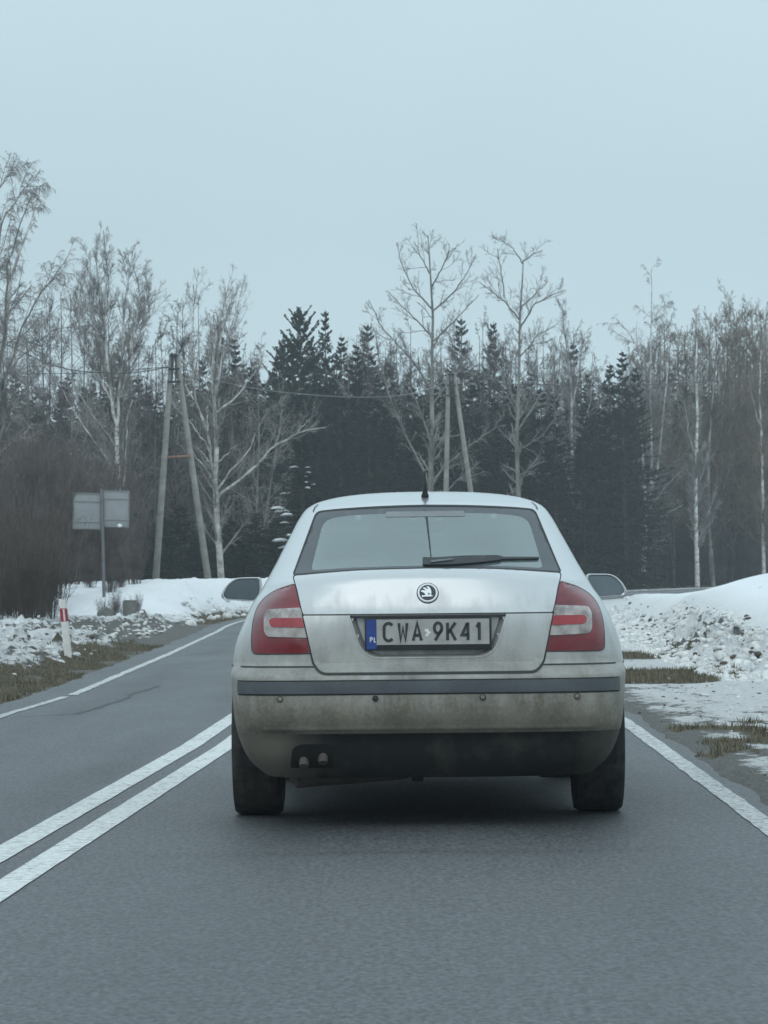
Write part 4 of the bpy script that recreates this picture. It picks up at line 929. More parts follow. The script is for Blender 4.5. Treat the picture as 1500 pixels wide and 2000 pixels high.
hero('birch_tree', 'crooked forked birch with a long bare limb reaching right, beside the leaning poles', 116, (433, 1128),
     [([(433, 1128), (430, 1091), (425, 1026), (421, 971), (419, 932), (423, 890), (421, 825), (417, 770), (414, 727), (420, 660), (440, 590), (448, 549)], 15, 2.5),
      ([(419, 932), (412, 900), (406, 841), (397, 825), (381, 783), (376, 727), (370, 695), (371, 640), (374, 600), (381, 535)], 9, 2.5),
      ([(421, 770), (421, 760), (423, 701), (432, 640), (447, 590), (449, 550)], 7, 2.5), ([(422, 765), (425, 753), (433, 701), (449, 653), (462, 610), (475, 571)], 6, 2),
      ([(423, 975), (428, 968), (482, 926), (537, 870), (583, 844), (638, 836)], 8, 2.5), ([(537, 870), (545, 850), (551, 822)], 3, 1.5), ([(583, 844), (596, 826), (606, 815)], 3, 1.5),
      ([(424, 956), (428, 952), (449, 922), (485, 883), (501, 841), (527, 799)], 6, 2), ([(422, 806), (427, 802), (462, 773), (485, 740), (497, 718)], 6, 2), ([(425, 905), (450, 880), (462, 868)], 3.5, 1.5),
      ([(415, 940), (412, 929), (381, 890), (371, 862)], 5, 2), ([(408, 880), (404, 870), (371, 825), (342, 796), (329, 776)], 5, 2), ([(342, 796), (333, 770), (331, 745)], 3, 1.5), ([(410, 905), (392, 880), (378, 870)], 4, 1.5),
      ([(406, 841), (404, 800), (412, 770)], 4, 2), ([(378, 780), (366, 760), (360, 745)], 4, 1.5)],
     M['birch_limb'], M['birch_limb'], M['twig_grey'], 8, BIRCH_UP[:1] + [dict(BIRCH_UP[1], m=6), dict(BIRCH_UP[2], up=-1.6, m=5)], .9)
hero('bare_tree', 'tall grey leafless tree behind the car, just left of the second pole pair', 150, (841, 1142),
     [([(841, 1142), (841, 949), (844, 827), (844, 693), (845, 608), (840, 533), (836, 460)], 15, 2.5),
      ([(845, 608), (887, 571), (908, 539), (929, 501)], 5, 2), ([(845, 605), (807, 565), (785, 517), (777, 485)], 5, 2), ([(840, 535), (823, 501), (809, 469)], 4, 2), ([(844, 560), (865, 523), (876, 496)], 4, 2),
      ([(845, 658), (801, 613), (764, 576)], 5, 2), ([(845, 668), (881, 635), (935, 576)], 5, 2), ([(838, 950), (833, 928), (801, 869), (764, 784), (743, 709), (730, 640)], 6, 2),
      ([(842, 865), (840, 859), (807, 768), (785, 741)], 5, 2), ([(843, 940), (880, 900), (930, 860), (975, 830)], 5, 2), ([(844, 760), (800, 700), (745, 640), (720, 590)], 5, 2), ([(844, 790), (880, 740), (925, 690)], 5, 2),
      ([(842, 1000), (890, 940), (940, 900)], 4, 2)], M['grey_bark'], M['grey_limb'], M['twig_grey'], 21, OAKISH, 1.4)
hero('bare_tree', 'tall grey leafless tree with sparse crown above the right end of the car roof', 152, (1012, 1142),
     [([(1012, 1142), (1012, 949), (1009, 859), (1015, 720), (1015, 640), (1020, 533), (1022, 507)], 13, 2.5),
      ([(1021, 515), (1004, 485), (983, 467)], 3.5, 2), ([(1021, 512), (1040, 498), (1057, 494)], 3.5, 2), ([(1015, 645), (1041, 597), (1097, 573)], 5, 2), ([(1015, 625), (983, 581), (940, 544)], 5, 2),
      ([(985, 580), (978, 530), (970, 490)], 3.5, 2), ([(1018, 600), (1050, 570), (1073, 544)], 4, 2), ([(1012, 840), (1045, 790), (1070, 750)], 5, 2), ([(1010, 800), (985, 740), (970, 700)], 5, 2), ([(1012, 880), (1060, 850), (1095, 800)], 4, 2), ([(1014, 700), (1045, 660), (1080, 640)], 4, 2)],
     M['grey_bark'], M['grey_limb'], M['twig_grey'], 23, OAKISH, 1.4)
hero('birch_tree', 'slim pale birch right of the car roof with steep thin side stems', 158, (1119, 1140),
     [([(1119, 1140), (1119, 933), (1116, 827), (1116, 747), (1105, 667), (1097, 600)], 9, 2), ([(1119, 900), (1121, 880), (1153, 795), (1160, 740)], 4, 1.5), ([(1116, 800), (1130, 730), (1135, 660)], 4, 1.5), ([(1062, 1140), (1060, 900), (1062, 860)], 5, 2), ([(1119, 960), (1090, 860), (1080, 760), (1075, 680)], 4, 1.5)],
     M['birch_limb'], M['birch_limb'], M['twig_grey'], 27, BIRCH_UP, .9)
hero('birch_tree', 'white birch with three forked stems right of the car mirror, by the bend', 166, (1254, 1150),
     [([(1254, 1150), (1256, 1110), (1260, 1040), (1262, 988), (1256, 900), (1250, 800), (1240, 740)], 11, 3), ([(1262, 988), (1284, 924), (1294, 832), (1300, 780), (1306, 700)], 8, 2.5), ([(1270, 960), (1272, 932), (1270, 820), (1268, 700), (1270, 600), (1267, 530)], 7, 2),
      ([(1266, 1000), (1300, 950), (1330, 920)], 4, 1.5), ([(1264, 1030), (1310, 1000), (1340, 985)], 3, 1.5), ([(1268, 720), (1235, 660), (1205, 620)], 4, 1.5), ([(1269, 640), (1290, 600), (1310, 600)], 4, 1.5)],
     M['birch_bark'], M['birch_limb'], M['twig_grey'], 31, BIRCH_WEEP, .9)
hero('birch_tree', 'straight slim white birch with dark bark marks near the right edge of the far road', 166, (1362, 1147),
     [([(1362, 1147), (1358, 960), (1362, 800), (1359, 720), (1362, 640), (1360, 600)], 10, 2.5), ([(1359, 960), (1375, 920), (1390, 880)], 3, 1.5), ([(1360, 1050), (1385, 1000), (1400, 960)], 3, 1.5), ([(1361, 900), (1345, 850), (1335, 780)], 3, 1.5)],
     M['birch_bark'], M['birch_limb'], M['twig_grey'], 33, BIRCH_UP, .8)
hero('bare_tree', 'dull grey trunk standing close right of the straight white birch', 170, (1393, 1145),
     [([(1393, 1145), (1384, 1024), (1384, 880), (1392, 780), (1398, 700)], 10, 2.5), ([(1386, 1030), (1410, 960), (1425, 900)], 4, 1.5)],
     M['grey_bark'], M['grey_limb'], M['twig_brown'], 35, BIRCH_UP, .8)
hero('birch_tree', 'pale birch stem standing out of the brown wood at the upper right', 184, (1432, 1140),
     [([(1432, 1140), (1430, 900), (1434, 720), (1428, 620), (1420, 570)], 9, 2), ([(1432, 700), (1452, 640), (1458, 600)], 4, 1.5)],
     M['birch_limb'], M['birch_limb'], M['twig_tan'], 37, BIRCH_UP, .8)
hero('birch_tree', 'pale birch stem at the very right edge of the wood', 172, (1492, 1140),
     [([(1492, 1140), (1489, 880), (1483, 770), (1488, 660)], 8, 2), ([(1489, 850), (1475, 800), (1465, 740)], 3, 1.5)],
     M['birch_limb'], M['birch_limb'], M['twig_tan'], 39, BIRCH_UP, .8)

# ---- background trees: a few kinds, each planted many times
def copy_tree(o, loc, rz, sc, label=None, group=None):
    c = o.copy(); col.objects.link(c); c.location = loc; c.rotation_euler = (0, 0, rz); c.scale = sc if hasattr(sc, '__len__') else (sc, sc, sc)
    if label: c['label'] = label
    if group: c['group'] = group
    for ch in o.children:
        d = ch.copy(); col.objects.link(d); d.parent = c
    return c
def bare_kind(name, seed, H, bark_m, twig_m, weep=0.0, dens=1.0, stems=1, wide=.5, rm=.008):
    rg = np.random.default_rng(seed); t = empty(name); P0, R0 = [], []
    for k in range(stems):
        a = rg.uniform(0, 6.28); l = (0 if k == 0 else rg.uniform(.08, .22)); z = np.linspace(0, 1, 12)
        P0.append(np.stack([np.cos(a) * l * H * z ** 1.2 + .08 * np.sin(z * 7 + seed), np.sin(a) * l * H * z ** 1.2 + .08 * np.cos(z * 5 + seed), H * (1 - .15 * (k > 0) * rg.random()) * z], 1)); R0.append(np.linspace(.085 - .02 * (k > 0), .014, 12))
    P0, R0 = np.array(P0), np.array(R0); put('trunk', [(P0, R0, 6)], bark_m, t)
    b1, r1 = spawn(rg, P0, R0, m=int(26 * dens), t0=.14, t1=1, ang=(.45, 1.0), ln=(.14 * wide * 2, .34 * wide * 2), K=6, up=.9 - weep * .6, jit=.1, rr=.45, rmin=.013, fall=.65)
    b2, r2 = spawn(rg, b1, r1, m=9, t0=.15, t1=1, ang=(.4, .9), ln=(.25, .5), K=4, up=.3 - weep, jit=.13, rmin=rm * 1.2)
    b3, r3 = spawn(rg, b2, r2, m=6, t0=.1, t1=1, ang=(.4, .9), ln=(.35, .7), K=3, up=.1 - weep * 1.5, jit=.14, rmin=rm)
    put('crown', [(b1, r1, 4), (b2, r2, 3), (b3, r3, 3)], twig_m, t); return t
def spruce_kind(name, seed, H, Wd, mat, pine=False, dens=1.0, snow=False):
    rg = np.random.default_rng(seed); t = empty(name); z = np.linspace(0, 1, 8)
    P0 = np.stack([.03 * H * .1 * np.sin(z * 5), 0 * z, H * z], 1)[None]; R0 = np.linspace(.012 * H, .008, 8)[None]
    nw = int(H * (3.2 if not pine else 2.6)); pos, dr, ln = [], [], []
    for k in range(nw):
        f0 = (k + .5) / nw; nb = (rg.integers(7, 10) if f0 < .8 else rg.integers(4, 6)) if not pine else rg.integers(4, 7); a0 = rg.uniform(0, 6.28)
        for j in range(nb):
            f = min(.985, max(.02, .02 + .965 * f0 + rg.normal(0, (1.8 if f0 < .93 else .14) / nw)))
            a = a0 + 6.283 * j / nb + rg.normal(0, .25); l = Wd * ((1 - f) ** .85 if not pine else min(1, (1.02 - f) * 2.2) ** .7) * rg.uniform(.55, 1.18) * (1 + (.22 * math.sin(2 * a + seed + 8 * f) if f < .85 else 0)) + .07
            el = (-.40 + .95 * f if not pine else .15 + .8 * f ** 3) + rg.normal(0, .1)
            pos.append((0, 0, H * f)); dr.append((math.cos(a) * math.cos(el), math.sin(a) * math.cos(el), math.sin(el))); ln.append(l)
    pos, dr, ln = np.array(pos), np.array(dr), np.array(ln); N = len(ln); K = 6; u = np.linspace(0, 1, K)
    B = pos[:, None] + dr[:, None] * (ln[:, None] * u[None])[..., None]; B[:, :, 2] += (ln[:, None] * (-.16 * u + .22 * u ** 2.5)) if not pine else (ln[:, None] * .30 * u ** 2)
    Rb = np.linspace(.014, .005, K)[None] * np.ones((N, 1)); put('trunk', [(P0, R0, 7), (B, Rb, 3)], M['spruce_trunk'], t)
    # sprays of needles: short blades set along every branch
    per = (62 * dens * np.clip(ln / Wd, .38, 1) + 6).astype(int); idx = np.repeat(np.arange(N), per); n = len(idx); s_ = rg.uniform(.12, 1.0, n); f_ = s_ * (K - 1); i0 = np.minimum(f_.astype(int), K - 2); w_ = (f_ - i0)[:, None]
    c = B[idx, i0] * (1 - w_) + B[idx, i0 + 1] * w_; side_ = np.cross(dr[idx], [0, 0, 1.]); side_ = norm(side_) * np.where(rg.random(n) < .5, 1, -1)[:, None]
    L_ = np.minimum(rg.uniform(.12, .34, n) * (.45 + .6 * (1 - s_)), .30 * ln[idx] + .05)
    v = norm(side_ * rg.uniform(.2, 1, n)[:, None] + dr[idx] * rg.uniform(.3, 1.0, n)[:, None] + np.array([0, 0, 1.]) * rg.uniform(-1.1 if not pine else -.1, .35 if not pine else 1.1, n)[:, None]) * L_[:, None]
    wv_ = norm(np.cross(v, rg.normal(size=(n, 3)))) * (rg.uniform(.018, .038, n) * (1.0 if not pine else 1.15))[:, None]
    V = np.stack([c - wv_ * .6, c + v * .55 - wv_ * 1.3, c + v, c + v * .5 + wv_ * 1.3], 1).reshape(-1, 3); put_ = mesh_obj('crown', V, np.arange(4 * n).reshape(-1, 4), mat, t)
    # leading shoot
    if snow:
        cand = np.where((pos[:, 2] > .30 * H) & (pos[:, 2] < .80 * H) & (dr[:, 1] < .1) & (dr[:, 0] < .8))[0]; k = rg.choice(cand, 20, replace=False); Q = B[k, 3] * .5 + B[k, 4] * .5 + np.array([0, 0, .03]); S_ = rg.uniform(.08, .17, len(k)) * np.where(pos[k, 2] < .55 * H, 1.7, .85)
        bm = bmesh.new(); bmesh.ops.create_icosphere(bm, subdivisions=2, radius=1); bm.verts.index_update(); bv = np.array([v_.co[:] for v_ in bm.verts]); bf = np.array([[v_.index for v_ in f.verts] for f in bm.faces]); bm.free()
        bv = bv * np.array([1, 1, .55]); k2 = len(bv); VV = bv[None] * (1 + rg.normal(0, .13, (len(k), k2, 1))) * S_[:, None, None] * np.array([2.1, .8, 1.0]); VV[..., 2] -= .10 * VV[..., 0] ** 2 / S_[:, None]
        az_ = np.arctan2(dr[k, 1], dr[k, 0]); X_, Y_ = VV[..., 0].copy(), VV[..., 1].copy(); VV[..., 0] = X_ * np.cos(az_)[:, None] - Y_ * np.sin(az_)[:, None]; VV[..., 1] = X_ * np.sin(az_)[:, None] + Y_ * np.cos(az_)[:, None]; VV = VV + Q[:, None]; [mesh_obj('snow_cap', vv, bf, M['snow'], t, True) for vv in VV]
    return t
def hgt(px, top, D): return at(px, top, D).z
SP = [spruce_kind('spruce_tree', 100 + k, 14.0, (2.7, 2.3, 3.0, 2.1, 2.5)[k], M['spruce'], dens=1.15) for k in range(5)]
PN = [spruce_kind('pine_tree', 120 + k, 14.0, 2.3, M['pine'], True, 1.5) for k in range(2)]
BT = [bare_kind('bare_tree', 140 + k, 14.0, (M['dark_bark'], M['grey_bark'], M['dark_bark'], M['dark_bark'])[k], (M['twig_brown'], M['twig_grey'], M['twig_brown'], M['twig_brown'])[k], (.3, .9, .1, .6)[k], (1.0, 1.1, 1.2, 1.0)[k], (1, 2, 2, 1)[k]) for k in range(4)]
TT = [bare_kind('bare_tree', 160 + k, 14.0, M['dark_bark'], M['twig_tan'], (.2, .0)[k], 1.7, 2, .45, .0065) for k in range(2)]
used = set(); prng = random.Random(5)
def plant(kinds, k, px, top, D, label, group=None, wscale=1.0, cat='tree'):
    o = kinds[k % len(kinds)]; b = at(px, 1110, D); z = ground_z(b.x, b.y) - .06; h = hgt(px, top, D) - z; s_ = h / 14.0; wv_ = (s_ * .55 + .45) * wscale
    loc = (b.x, b.y, z); rz = prng.uniform(0, 6.28); sc = (wv_, wv_, s_)
    if o.name not in used:
        used.add(o.name); o.location = loc; o.rotation_euler = (0, 0, rz); o.scale = sc; o['label'] = label
        if group: o['group'] = group
        o['category'] = cat; return o
    c = copy_tree(o, loc, rz, sc, label, group); c['category'] = cat
    if not group and 'group' in c: del c['group']
    return c
G_SP = 'dark spruces forming the forest edge'; L_SP = 'dark green spruce in the forest edge behind the poles and the car'
for k, (px, top, D) in enumerate([(430, 632, 165), (462, 655, 160), (500, 715, 165), (545, 690, 170), (640, 603, 172), (672, 650, 175), (700, 668, 165), (722, 630, 178), (760, 705, 168), (800, 725, 172), (845, 735, 178), (880, 715, 166), (905, 618, 176), (940, 722, 170),
        (968, 626, 178), (1000, 735, 168), (1040, 722, 175), (1080, 735, 170), (1125, 668, 172), (1152, 725, 164), (1195, 705, 160), (1220, 682, 158), (1246, 715, 164), (400, 700, 170), (345, 745, 168), (300, 770, 172), (575, 665, 178), (610, 660, 180)]):
    if (px, top) == (1220, 682): plant(SP, k, px, top, D, 'broad dark spruce standing alone before the brown wood, right of the car')
    elif (px, top) == (640, 603): plant(SP, k, px, top, D, 'spruce with the tallest pointed tip, right of the bushy pine', wscale=.9)
    else: plant(SP, k, px, top, D, L_SP, G_SP)
plant(PN, 0, 592, 608, 160, 'bushy pine with thick upright shoots, left of the tallest spruce tip', wscale=1.15)
plant(PN, 1, 560, 668, 163, 'lower rounded pine at the left foot of the bushy pine', wscale=1.1)
plant(SP, 2, 236, 690, 142, 'lone dark spruce tip showing through the white birch behind the sign')
for k in range(72): plant(SP, k + 2, -60 + k * 22.5 + prng.uniform(-9, 9), (738 if k < 22 or k > 36 else 700) + prng.uniform(-14, 24), 186 + prng.uniform(-7, 9), 'dark spruce far back in the dense wood, seen only through gaps', 'spruces deep in the wood', 1.15)
for k, (px, top, D) in enumerate([(455, 1015, 119), (500, 1000, 124), (352, 985, 128), (392, 1040, 121), (318, 1010, 126), (478, 1060, 117), (540, 1010, 126), (268, 1000, 122)]):
    plant(SP, k, px, top, D, 'young low spruce filling the gap at the foot of the leaning poles', 'young spruces at the forest foot', 1.5)
SNOWY = [spruce_kind('spruce_tree', 133, 14.0, 3.4, M['spruce'], dens=1.4, snow=True)]
plant(SNOWY, 0, 592, 850, 124, 'spruce with clumps of snow on its lower branches beside the car roof', wscale=1.0).rotation_euler = (0, 0, 0)
for k in range(37):
    px = 232 + k * 26 + prng.uniform(-8, 8); top = np.interp(px, [230, 420, 520, 560, 740, 800, 1000, 1190], [790, 770, 735, 745, 745, 770, 765, 755]) + prng.uniform(-22, 40)
    plant(SP, k + 1, px, top, prng.uniform(154, 161), 'shorter dark spruce standing in front of the dense wood', 'shorter spruces before the wood', 1.2)
for k in range(12): plant(SP, k, -40 + k * 25 + prng.uniform(-8, 8), 770 + prng.uniform(-20, 40), prng.uniform(160, 168), 'dark spruce half hidden behind the left thicket and birches', 'spruces behind the left thicket', 1.25)
G_L = 'leafless trees left of the bend'; L_L = 'hazy leafless tree in the thin wood behind the birches on the left'
for k in range(26):
    px = -50 + k * 22 + prng.uniform(-8, 8); top = np.interp(px, [-50, 60, 130, 200, 290, 330, 420, 480, 530], [560, 600, 560, 560, 640, 590, 600, 620, 720]) + prng.uniform(0, 75); plant(BT, k, px, top, prng.uniform(128, 160), L_L, G_L, .9)
for k in range(40):
    px = 690 + k * 12.3 + prng.uniform(-8, 8); plant(BT, 2 * k + (k % 3 == 0), px, 668 + prng.uniform(-35, 60), prng.uniform(164, 171), 'thin leafless tree mixed among the dark spruces behind the car', 'leafless trees among the spruces', .85)
G_R = 'brown leafless wood on the right'; L_R = 'brown leafless tree of the dense wood beyond the far bend on the right'
for k in range(46):
    px = 1180 + k * 8.4 + prng.uniform(-6, 6); top = np.interp(px, [1180, 1215, 1290, 1350, 1420, 1500, 1560], [735, 700, 640, 615, 625, 590, 580]) + prng.uniform(0, 60)
    plant(TT if px > 1290 and k % 3 else BT, k // 2, px, top, prng.uniform(173, 196), L_R, G_R, 1.0)
for k in range(12):                                                   # the wood goes on past both edges of the picture
    plant(SP, k, -330 + k * 22 + prng.uniform(-8, 8), 700 + prng.uniform(-40, 40), prng.uniform(150, 185), 'dark spruce far back in the dense wood, seen only through gaps', 'spruces deep in the wood', 1.15)
    plant(BT, k, 1560 + k * 16 + prng.uniform(-8, 8), 610 + prng.uniform(-30, 50), prng.uniform(165, 196), L_R, G_R, 1.0)
    plant(BT, k + 1, -330 + k * 24 + prng.uniform(-8, 8), 600 + prng.uniform(-30, 60), prng.uniform(120, 150), L_L, G_L, 1.0)
# ---- brown thicket on the left
def bush_kind(seed, H, mat):
    rg = np.random.default_rng(seed); t = empty('bush'); n = 54; a = rg.uniform(0, 6.28, n); l = rg.uniform(.05, .75, n); z = np.linspace(0, 1, 7); hh = H * rg.uniform(.6, 1, n)
    P = np.stack([(np.cos(a) * l * .9)[:, None] * (.9 + z[None] ** 1.3 * hh[:, None] * .45), (np.sin(a) * l * .9)[:, None] * (.9 + z[None] ** 1.3 * hh[:, None] * .45), hh[:, None] * z[None]], 2) + np.cumsum(rg.normal(0, .02, (n, 7, 3)), 1)
    Rr = np.linspace(.013, .005, 7)[None] * np.ones((n, 1)); put('stems', [(P, Rr, 4)], mat, t)
    b1, r1 = spawn(rg, P, Rr, m=11, t0=.08, t1=1, ang=(.35, .8), ln=(.14, .32), K=4, up=.5, jit=.12, rr=.55, rmin=.005); b2, r2 = spawn(rg, b1, r1, m=7, t0=.1, t1=1, ang=(.35, .9), ln=(.3, .6), K=3, up=.2, jit=.14, rmin=.0036)
    put('twigs', [(b1, r1, 3), (b2, r2, 3)], mat, t); return t
BU = [bush_kind(170, 14.0 / 3.2, M['twig_rust']), bush_kind(171, 14.0 / 3.2, M['twig_brown']), bush_kind(172, 14.0 / 3.2, M['twig_brown'])]
usedb = set()
def bush(k, px, D, h, label, group):
    o = BU[k % 3]; b = at(px, 1110, D); z = ground_z(b.x, b.y) - .05; s_ = h / 4.375; sc = (s_ * 1.05, s_ * 1.05, s_)
    if k % 3 not in usedb:
        usedb.add(k % 3); o.location = (b.x, b.y, z); o.rotation_euler = (0, 0, k * 1.7); o.scale = sc; c = o
    else: c = copy_tree(o, (b.x, b.y, z), k * 1.7, sc)
    tag(c, label, 'bush', group)
for k in range(48):
    D = 64 + 46 * (k % 6) / 5 + prng.uniform(-3, 3); px = np.interp(k // 6, [0, 7], [-70, np.interp(D, [64, 78, 84, 110], [85, 95, 190, 250])]) + prng.uniform(-12, 12)
    h = np.interp(D, [64, 110], [2.3, 5.9]) * prng.uniform(.8, 1.12) * np.interp(px, [-60, 60, 180, 250], [1.0, .98, .82, .62])
    bush(k, px, D, h, 'leafless reddish brown bush in the dense thicket left of the road', 'bushes of the left thicket')
for k, (px, D, h) in enumerate([(215, 76, .9), (262, 79, 1.1), (235, 77, .7), (240, 82, 1.4), (175, 77, 1.0), (200, 71, .5), (228, 72, .6), (243, 70.5, .4), (222, 70, .35), (268, 72, .5)]): bush(k + 1, px, D, h, 'small twiggy bush poking out of the snow by the sign post', 'small bushes by the sign post')
for k in range(15): bush(k + 1, 1195 + k * 23 + prng.uniform(-6, 6), prng.uniform(172, 182), prng.uniform(3.0, 4.6), 'low leafless bush at the foot of the brown wood on the right', 'undergrowth bushes on the right')
for k in range(16): bush(k, 230 + k * 62 + prng.uniform(-12, 12), prng.uniform(152, 166), prng.uniform(2.6, 4.2), 'low leafless bush along the foot of the spruce edge', 'undergrowth bushes below the spruces')

# ------------------------------------------------------------------ poles, wires, sign, marker post
def a_pole(label, D, legs, top, brace, w0, w1):
    b = at((legs[0][0][0] + legs[1][0][0]) / 2, legs[0][0][1], D); z = ground_z(b.x, b.y); t = empty('utility_pole', (b.x, b.y, z)); tag(t, label, 'utility pole', 'twin leg concrete utility poles')
    o = Vector((b.x, b.y, z))
    for k, (p0, p1) in enumerate(legs):
        q0, q1 = at(*p0, D), at(*p1, D); q0.z = z - .3; q0.y += .25 * (k * 2 - 1); q1.y = D; m = MB(); pts = [q0.lerp(q1, s_) - o for s_ in np.linspace(0, 1, 6)]
        m.tube(pts, list(np.linspace(w0, w1, 6)), 12); m.build('leg', M['concrete'], t)
    c = at(*top, D) - o; m = MB()
    for dz in (0.0, -.45, -.88): m.box((c.x, c.y - .02, c.z - .08 + dz), (.30 - dz * .16, .30, .06), bev=.01)
    for sx in (-1, 1): m.box((c.x + sx * .06, c.y - .12, c.z - .45), (.05, .05, .88), bev=.008)
    m.build('bracket', M['dark_steel'], t)
    for sx in (-1, 1):
        i_ = MB(); i_.tube([(c.x + sx * .22, c.y, c.z - .42), (c.x + sx * .30, c.y, c.z - .42), (c.x + sx * .30, c.y, c.z - .30)], .02, 8); i_.lathe([(.02, -.02), (.05, 0), (.055, .04), (.035, .06), (.045, .09), (.02, .12)], 12, 'Z', (c.x + sx * .30, c.y, c.z - .34)); i_.build('insulator', M['porcelain'], t)
    if brace:
        q0, q1 = at(*brace[0], D) - o, at(*brace[1], D) - o; m = MB(); m.box((q0 + q1) / 2 + Vector((0, -.13, 0)), ((q1 - q0).length + .1, .05, .075), Matrix.Rotation(-.05, 3, 'Y'), .008); m.build('brace', M['rust'], t)
    return t
a_pole('left pair of leaning concrete poles joined by a rusty brace, in front of the birches', 112, [((300, 1142), (336, 690)), ((414, 1150), (344, 690))], (340, 690), ((318, 894), (370, 890)), .125, .085)
a_pole('pair of leaning concrete poles joined at the top, rising behind the car roof', 140, [((866, 1145), (876, 728)), ((950, 1145), (886, 728))], (881, 728), None, .125, .09)
def wire(label, pts, r, mat, group='overhead wires'):
    P = [at(*p) for p in pts]; c = P[len(P) // 2]; Q = np.array([tuple(p) for p in P]); 
    d = np.concatenate([[0], np.cumsum(np.linalg.norm(np.diff(Q, axis=0), axis=1))]); q = np.linspace(0, d[-1], 40); V = np.stack([pchip(d, Q[:, k])(q) for k in range(3)], 1)
    m = MB(); m.tube([Vector(v) for v in V], r, 6); tag(m.build('overhead_wire', mat), label, 'wire', group)
wire('dark wire sagging in from the upper left to the left poles', [(-90, 612, 95), (0, 667, 98), (45, 688, 100), (87, 708, 103), (150, 724, 106), (240, 729, 109), (330, 717, 112)], .018, M['wire'])
wire('faint level wire running left from the left poles', [(-90, 722, 111), (17, 729, 111), (150, 729, 111), (250, 723, 112), (345, 715, 112)], .012, M['wire'])
wire('pale wire sagging between the two pole pairs', [(350, 717, 112), (430, 745, 116), (520, 762, 121), (620, 772, 126), (750, 775, 133), (820, 765, 137), (876, 743, 140)], .016, M['wire_pale'])
wire('dark wire running right from the second pole pair past the trees', [(888, 744, 140), (1000, 750, 141), (1150, 753, 143), (1250, 751.5, 144), (1360, 747, 146), (1500, 737, 148), (1600, 728, 150)], .018, M['wire'])

b = at(204, 1206, 74); z = ground_z(b.x, b.y); sg = empty('road_sign', (b.x, b.y, z)); tag(sg, 'two grey road sign panels seen from behind on one steel post', 'road sign'); o = Vector((b.x, b.y, z))
top = at(198, 955, 74) - o; m = MB(); m.tube([(0, 0, -.3), (top.x * .5, 0, top.z * .5), (top.x, 0, top.z)], .036, 12); m.build('post', M['post_grey'], sg)
for (x0, y0, x1, y1, dz) in ((142.5, 962, 196.5, 1034, .012), (198.5, 957, 252, 1030, 0)):
    p0, p1 = at(x0, y1, 74) - o, at(x1, y0, 74) - o; cx_, cz_, wd, hh = (p0.x + p1.x) / 2, (p0.z + p1.z) / 2, p1.x - p0.x, p1.z - p0.z; rot = Matrix.Rotation(R(1.8), 3, 'Y')
    m = MB(); m.box((cx_, .06, cz_), (wd, .012, hh), rot, .004); pn = m.build('sign_panel', M['sign_back'], sg, angle=30)
    m = MB()
    for sx in (-1, 1): m.box(Vector((cx_, .048, cz_)) + rot @ Vector((sx * (wd / 2 - .012), 0, 0)), (.024, .03, hh + .004), rot)
    for sz in (-1, 1): m.box(Vector((cx_, .0475, cz_)) + rot @ Vector((0, 0, sz * (hh / 2 - .012))), (wd - .05, .03, .024), rot)
    m.build('panel_rim', M['sign_edge'], pn, False)
    for sz in (-.28, .28): m = MB(); m.box(Vector((cx_, .040, cz_)) + rot @ Vector((0, 0, sz * hh)), (wd - .06, .025, .035), rot); m.build('mounting_rail', M['sign_back'], pn, False)
m = MB(); q = at(233, 1027, 73.9) - o; m.lathe([(0, -.03), (.05, -.02), (.06, .01), (.03, .04), (0, .05)], 10, 'Z', (q.x, .03, q.z)); m.build('snow_clump', M['snow'], sg)

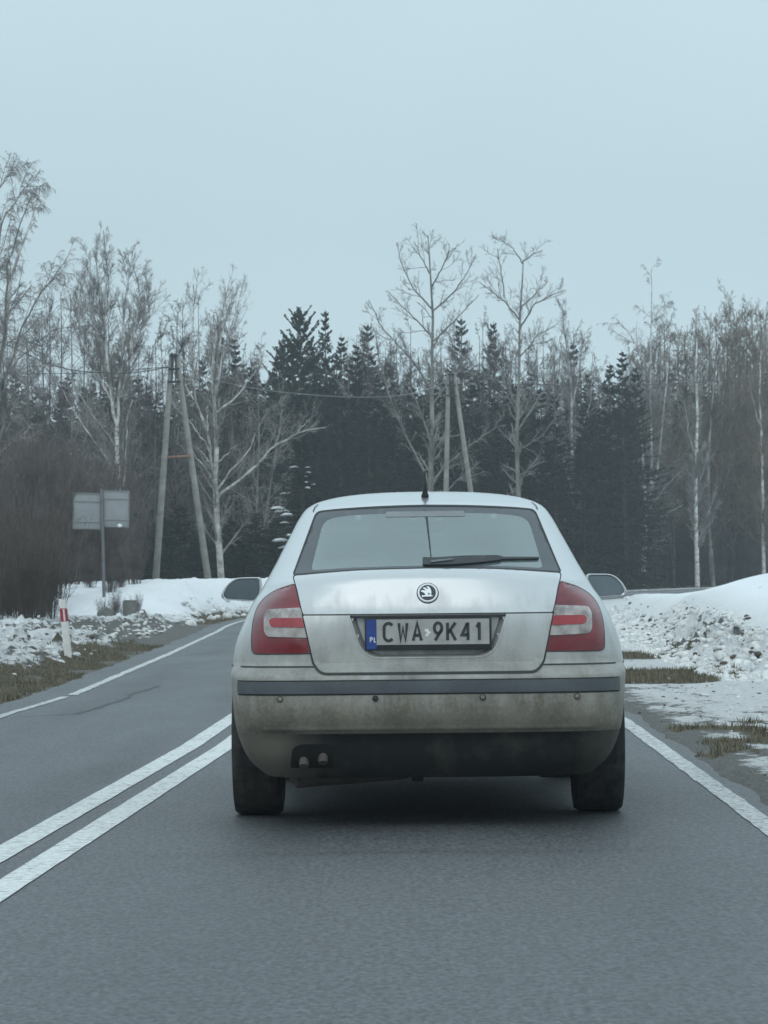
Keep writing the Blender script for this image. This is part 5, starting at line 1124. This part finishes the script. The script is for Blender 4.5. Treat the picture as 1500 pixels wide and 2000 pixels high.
D_ = 39.6; b = at(133, 1292, D_); z = ground_z(b.x, b.y); mk = empty('marker_post', (b.x, b.y, z), R(8)); mk.rotation_euler = (0, R(-5.2), R(10)); tag(mk, 'white roadside marker post with a red reflector band leaning left on the verge', 'marker post')
hT = at(122, 1168, D_).z - z
def mpost(name, z0, z1, mat, par, slope=0, wd=.088, dp=.07, y=0):
    m = MB(); sec = rounded([(-wd / 2, dp * .5), (-wd / 2, -dp * .2), (-wd * .25, -dp * .5), (wd * .25, -dp * .5), (wd / 2, -dp * .2), (wd / 2, dp * .5)], .008, 4); n = len(sec)
    m.add([(p[0], p[1] + y, z0) for p in sec] + [(p[0], p[1] + y, z1 - slope * (p[0] + wd / 2)) for p in sec], [(k, (k + 1) % n, n + (k + 1) % n, n + k) for k in range(n)] + [tuple(range(n))[::-1], tuple(range(n, 2 * n))]); return m.build(name, mat, par, angle=30)
ps_ = mpost('post_body', -.25, hT, M['post_white'], mk, .28)
bd = mpost('red_band', hT - .275, hT - .115, M['post_red'], mk, .12, .0925, .0745); m = MB(); m.box((-.002, -.0395, hT - .199), (.018, .006, .14)); m.build('reflector', M['post_white'], bd, False)

def rock(name, label, cat, px, py, D, d, mat, seed, blocky=False):
    b = at(px, py, D); z = ground_z(b.x, b.y); bm = bmesh.new(); rg = random.Random(seed)
    if blocky: bmesh.ops.create_cube(bm, size=1); bmesh.ops.bevel(bm, geom=bm.edges[:], offset=.06, segments=2, affect='EDGES'); bmesh.ops.subdivide_edges(bm, edges=bm.edges[:], cuts=2, use_grid_fill=True)
    else: bmesh.ops.create_icosphere(bm, subdivisions=3, radius=.55)
    for v in bm.verts: v.co = Vector((v.co.x * d[0], v.co.y * d[1], v.co.z * d[2])) * (1 + rg.gauss(0, .012 if blocky else .05))
    bm.verts.index_update(); o = mesh_obj(name, [v.co + Vector((0, 0, d[2] * .33)) for v in bm.verts], [[v.index for v in f.verts] for f in bm.faces], mat, None, not blocky); bm.free(); o.location = (b.x, b.y, z); tag(o, label, cat)
rock('concrete_block', 'dark concrete block at the edge of the snow right of the sign post', 'concrete block', 254, 1234, 69, (.26, .5, .34), M['concrete_dark'], 4, True)
rock('boulder', 'dark rounded boulder at the foot of the sign post', 'boulder', 208, 1238, 69, (.36, .3, .32), M['concrete_dark'], 6)

# ------------------------------------------------------------------ winter haze
HZ = NT('haze'); pv = HZ.n('ShaderNodeVolumePrincipled'); pv.inputs['Color'].default_value = (0.80, 0.86, 0.9, 1); pv.inputs['Density'].default_value = 0.0007; pv.inputs['Anisotropy'].default_value = 0.2
HZ.l(pv.outputs[0], HZ.out.inputs['Volume'])
m = MB(); m.box((0, 20, 10.2), (830, 830, 22.6)); hz_ = m.build('haze', HZ.m, None, False); tag(hz_, kind='stuff'); hz_.display_type = 'WIRE'
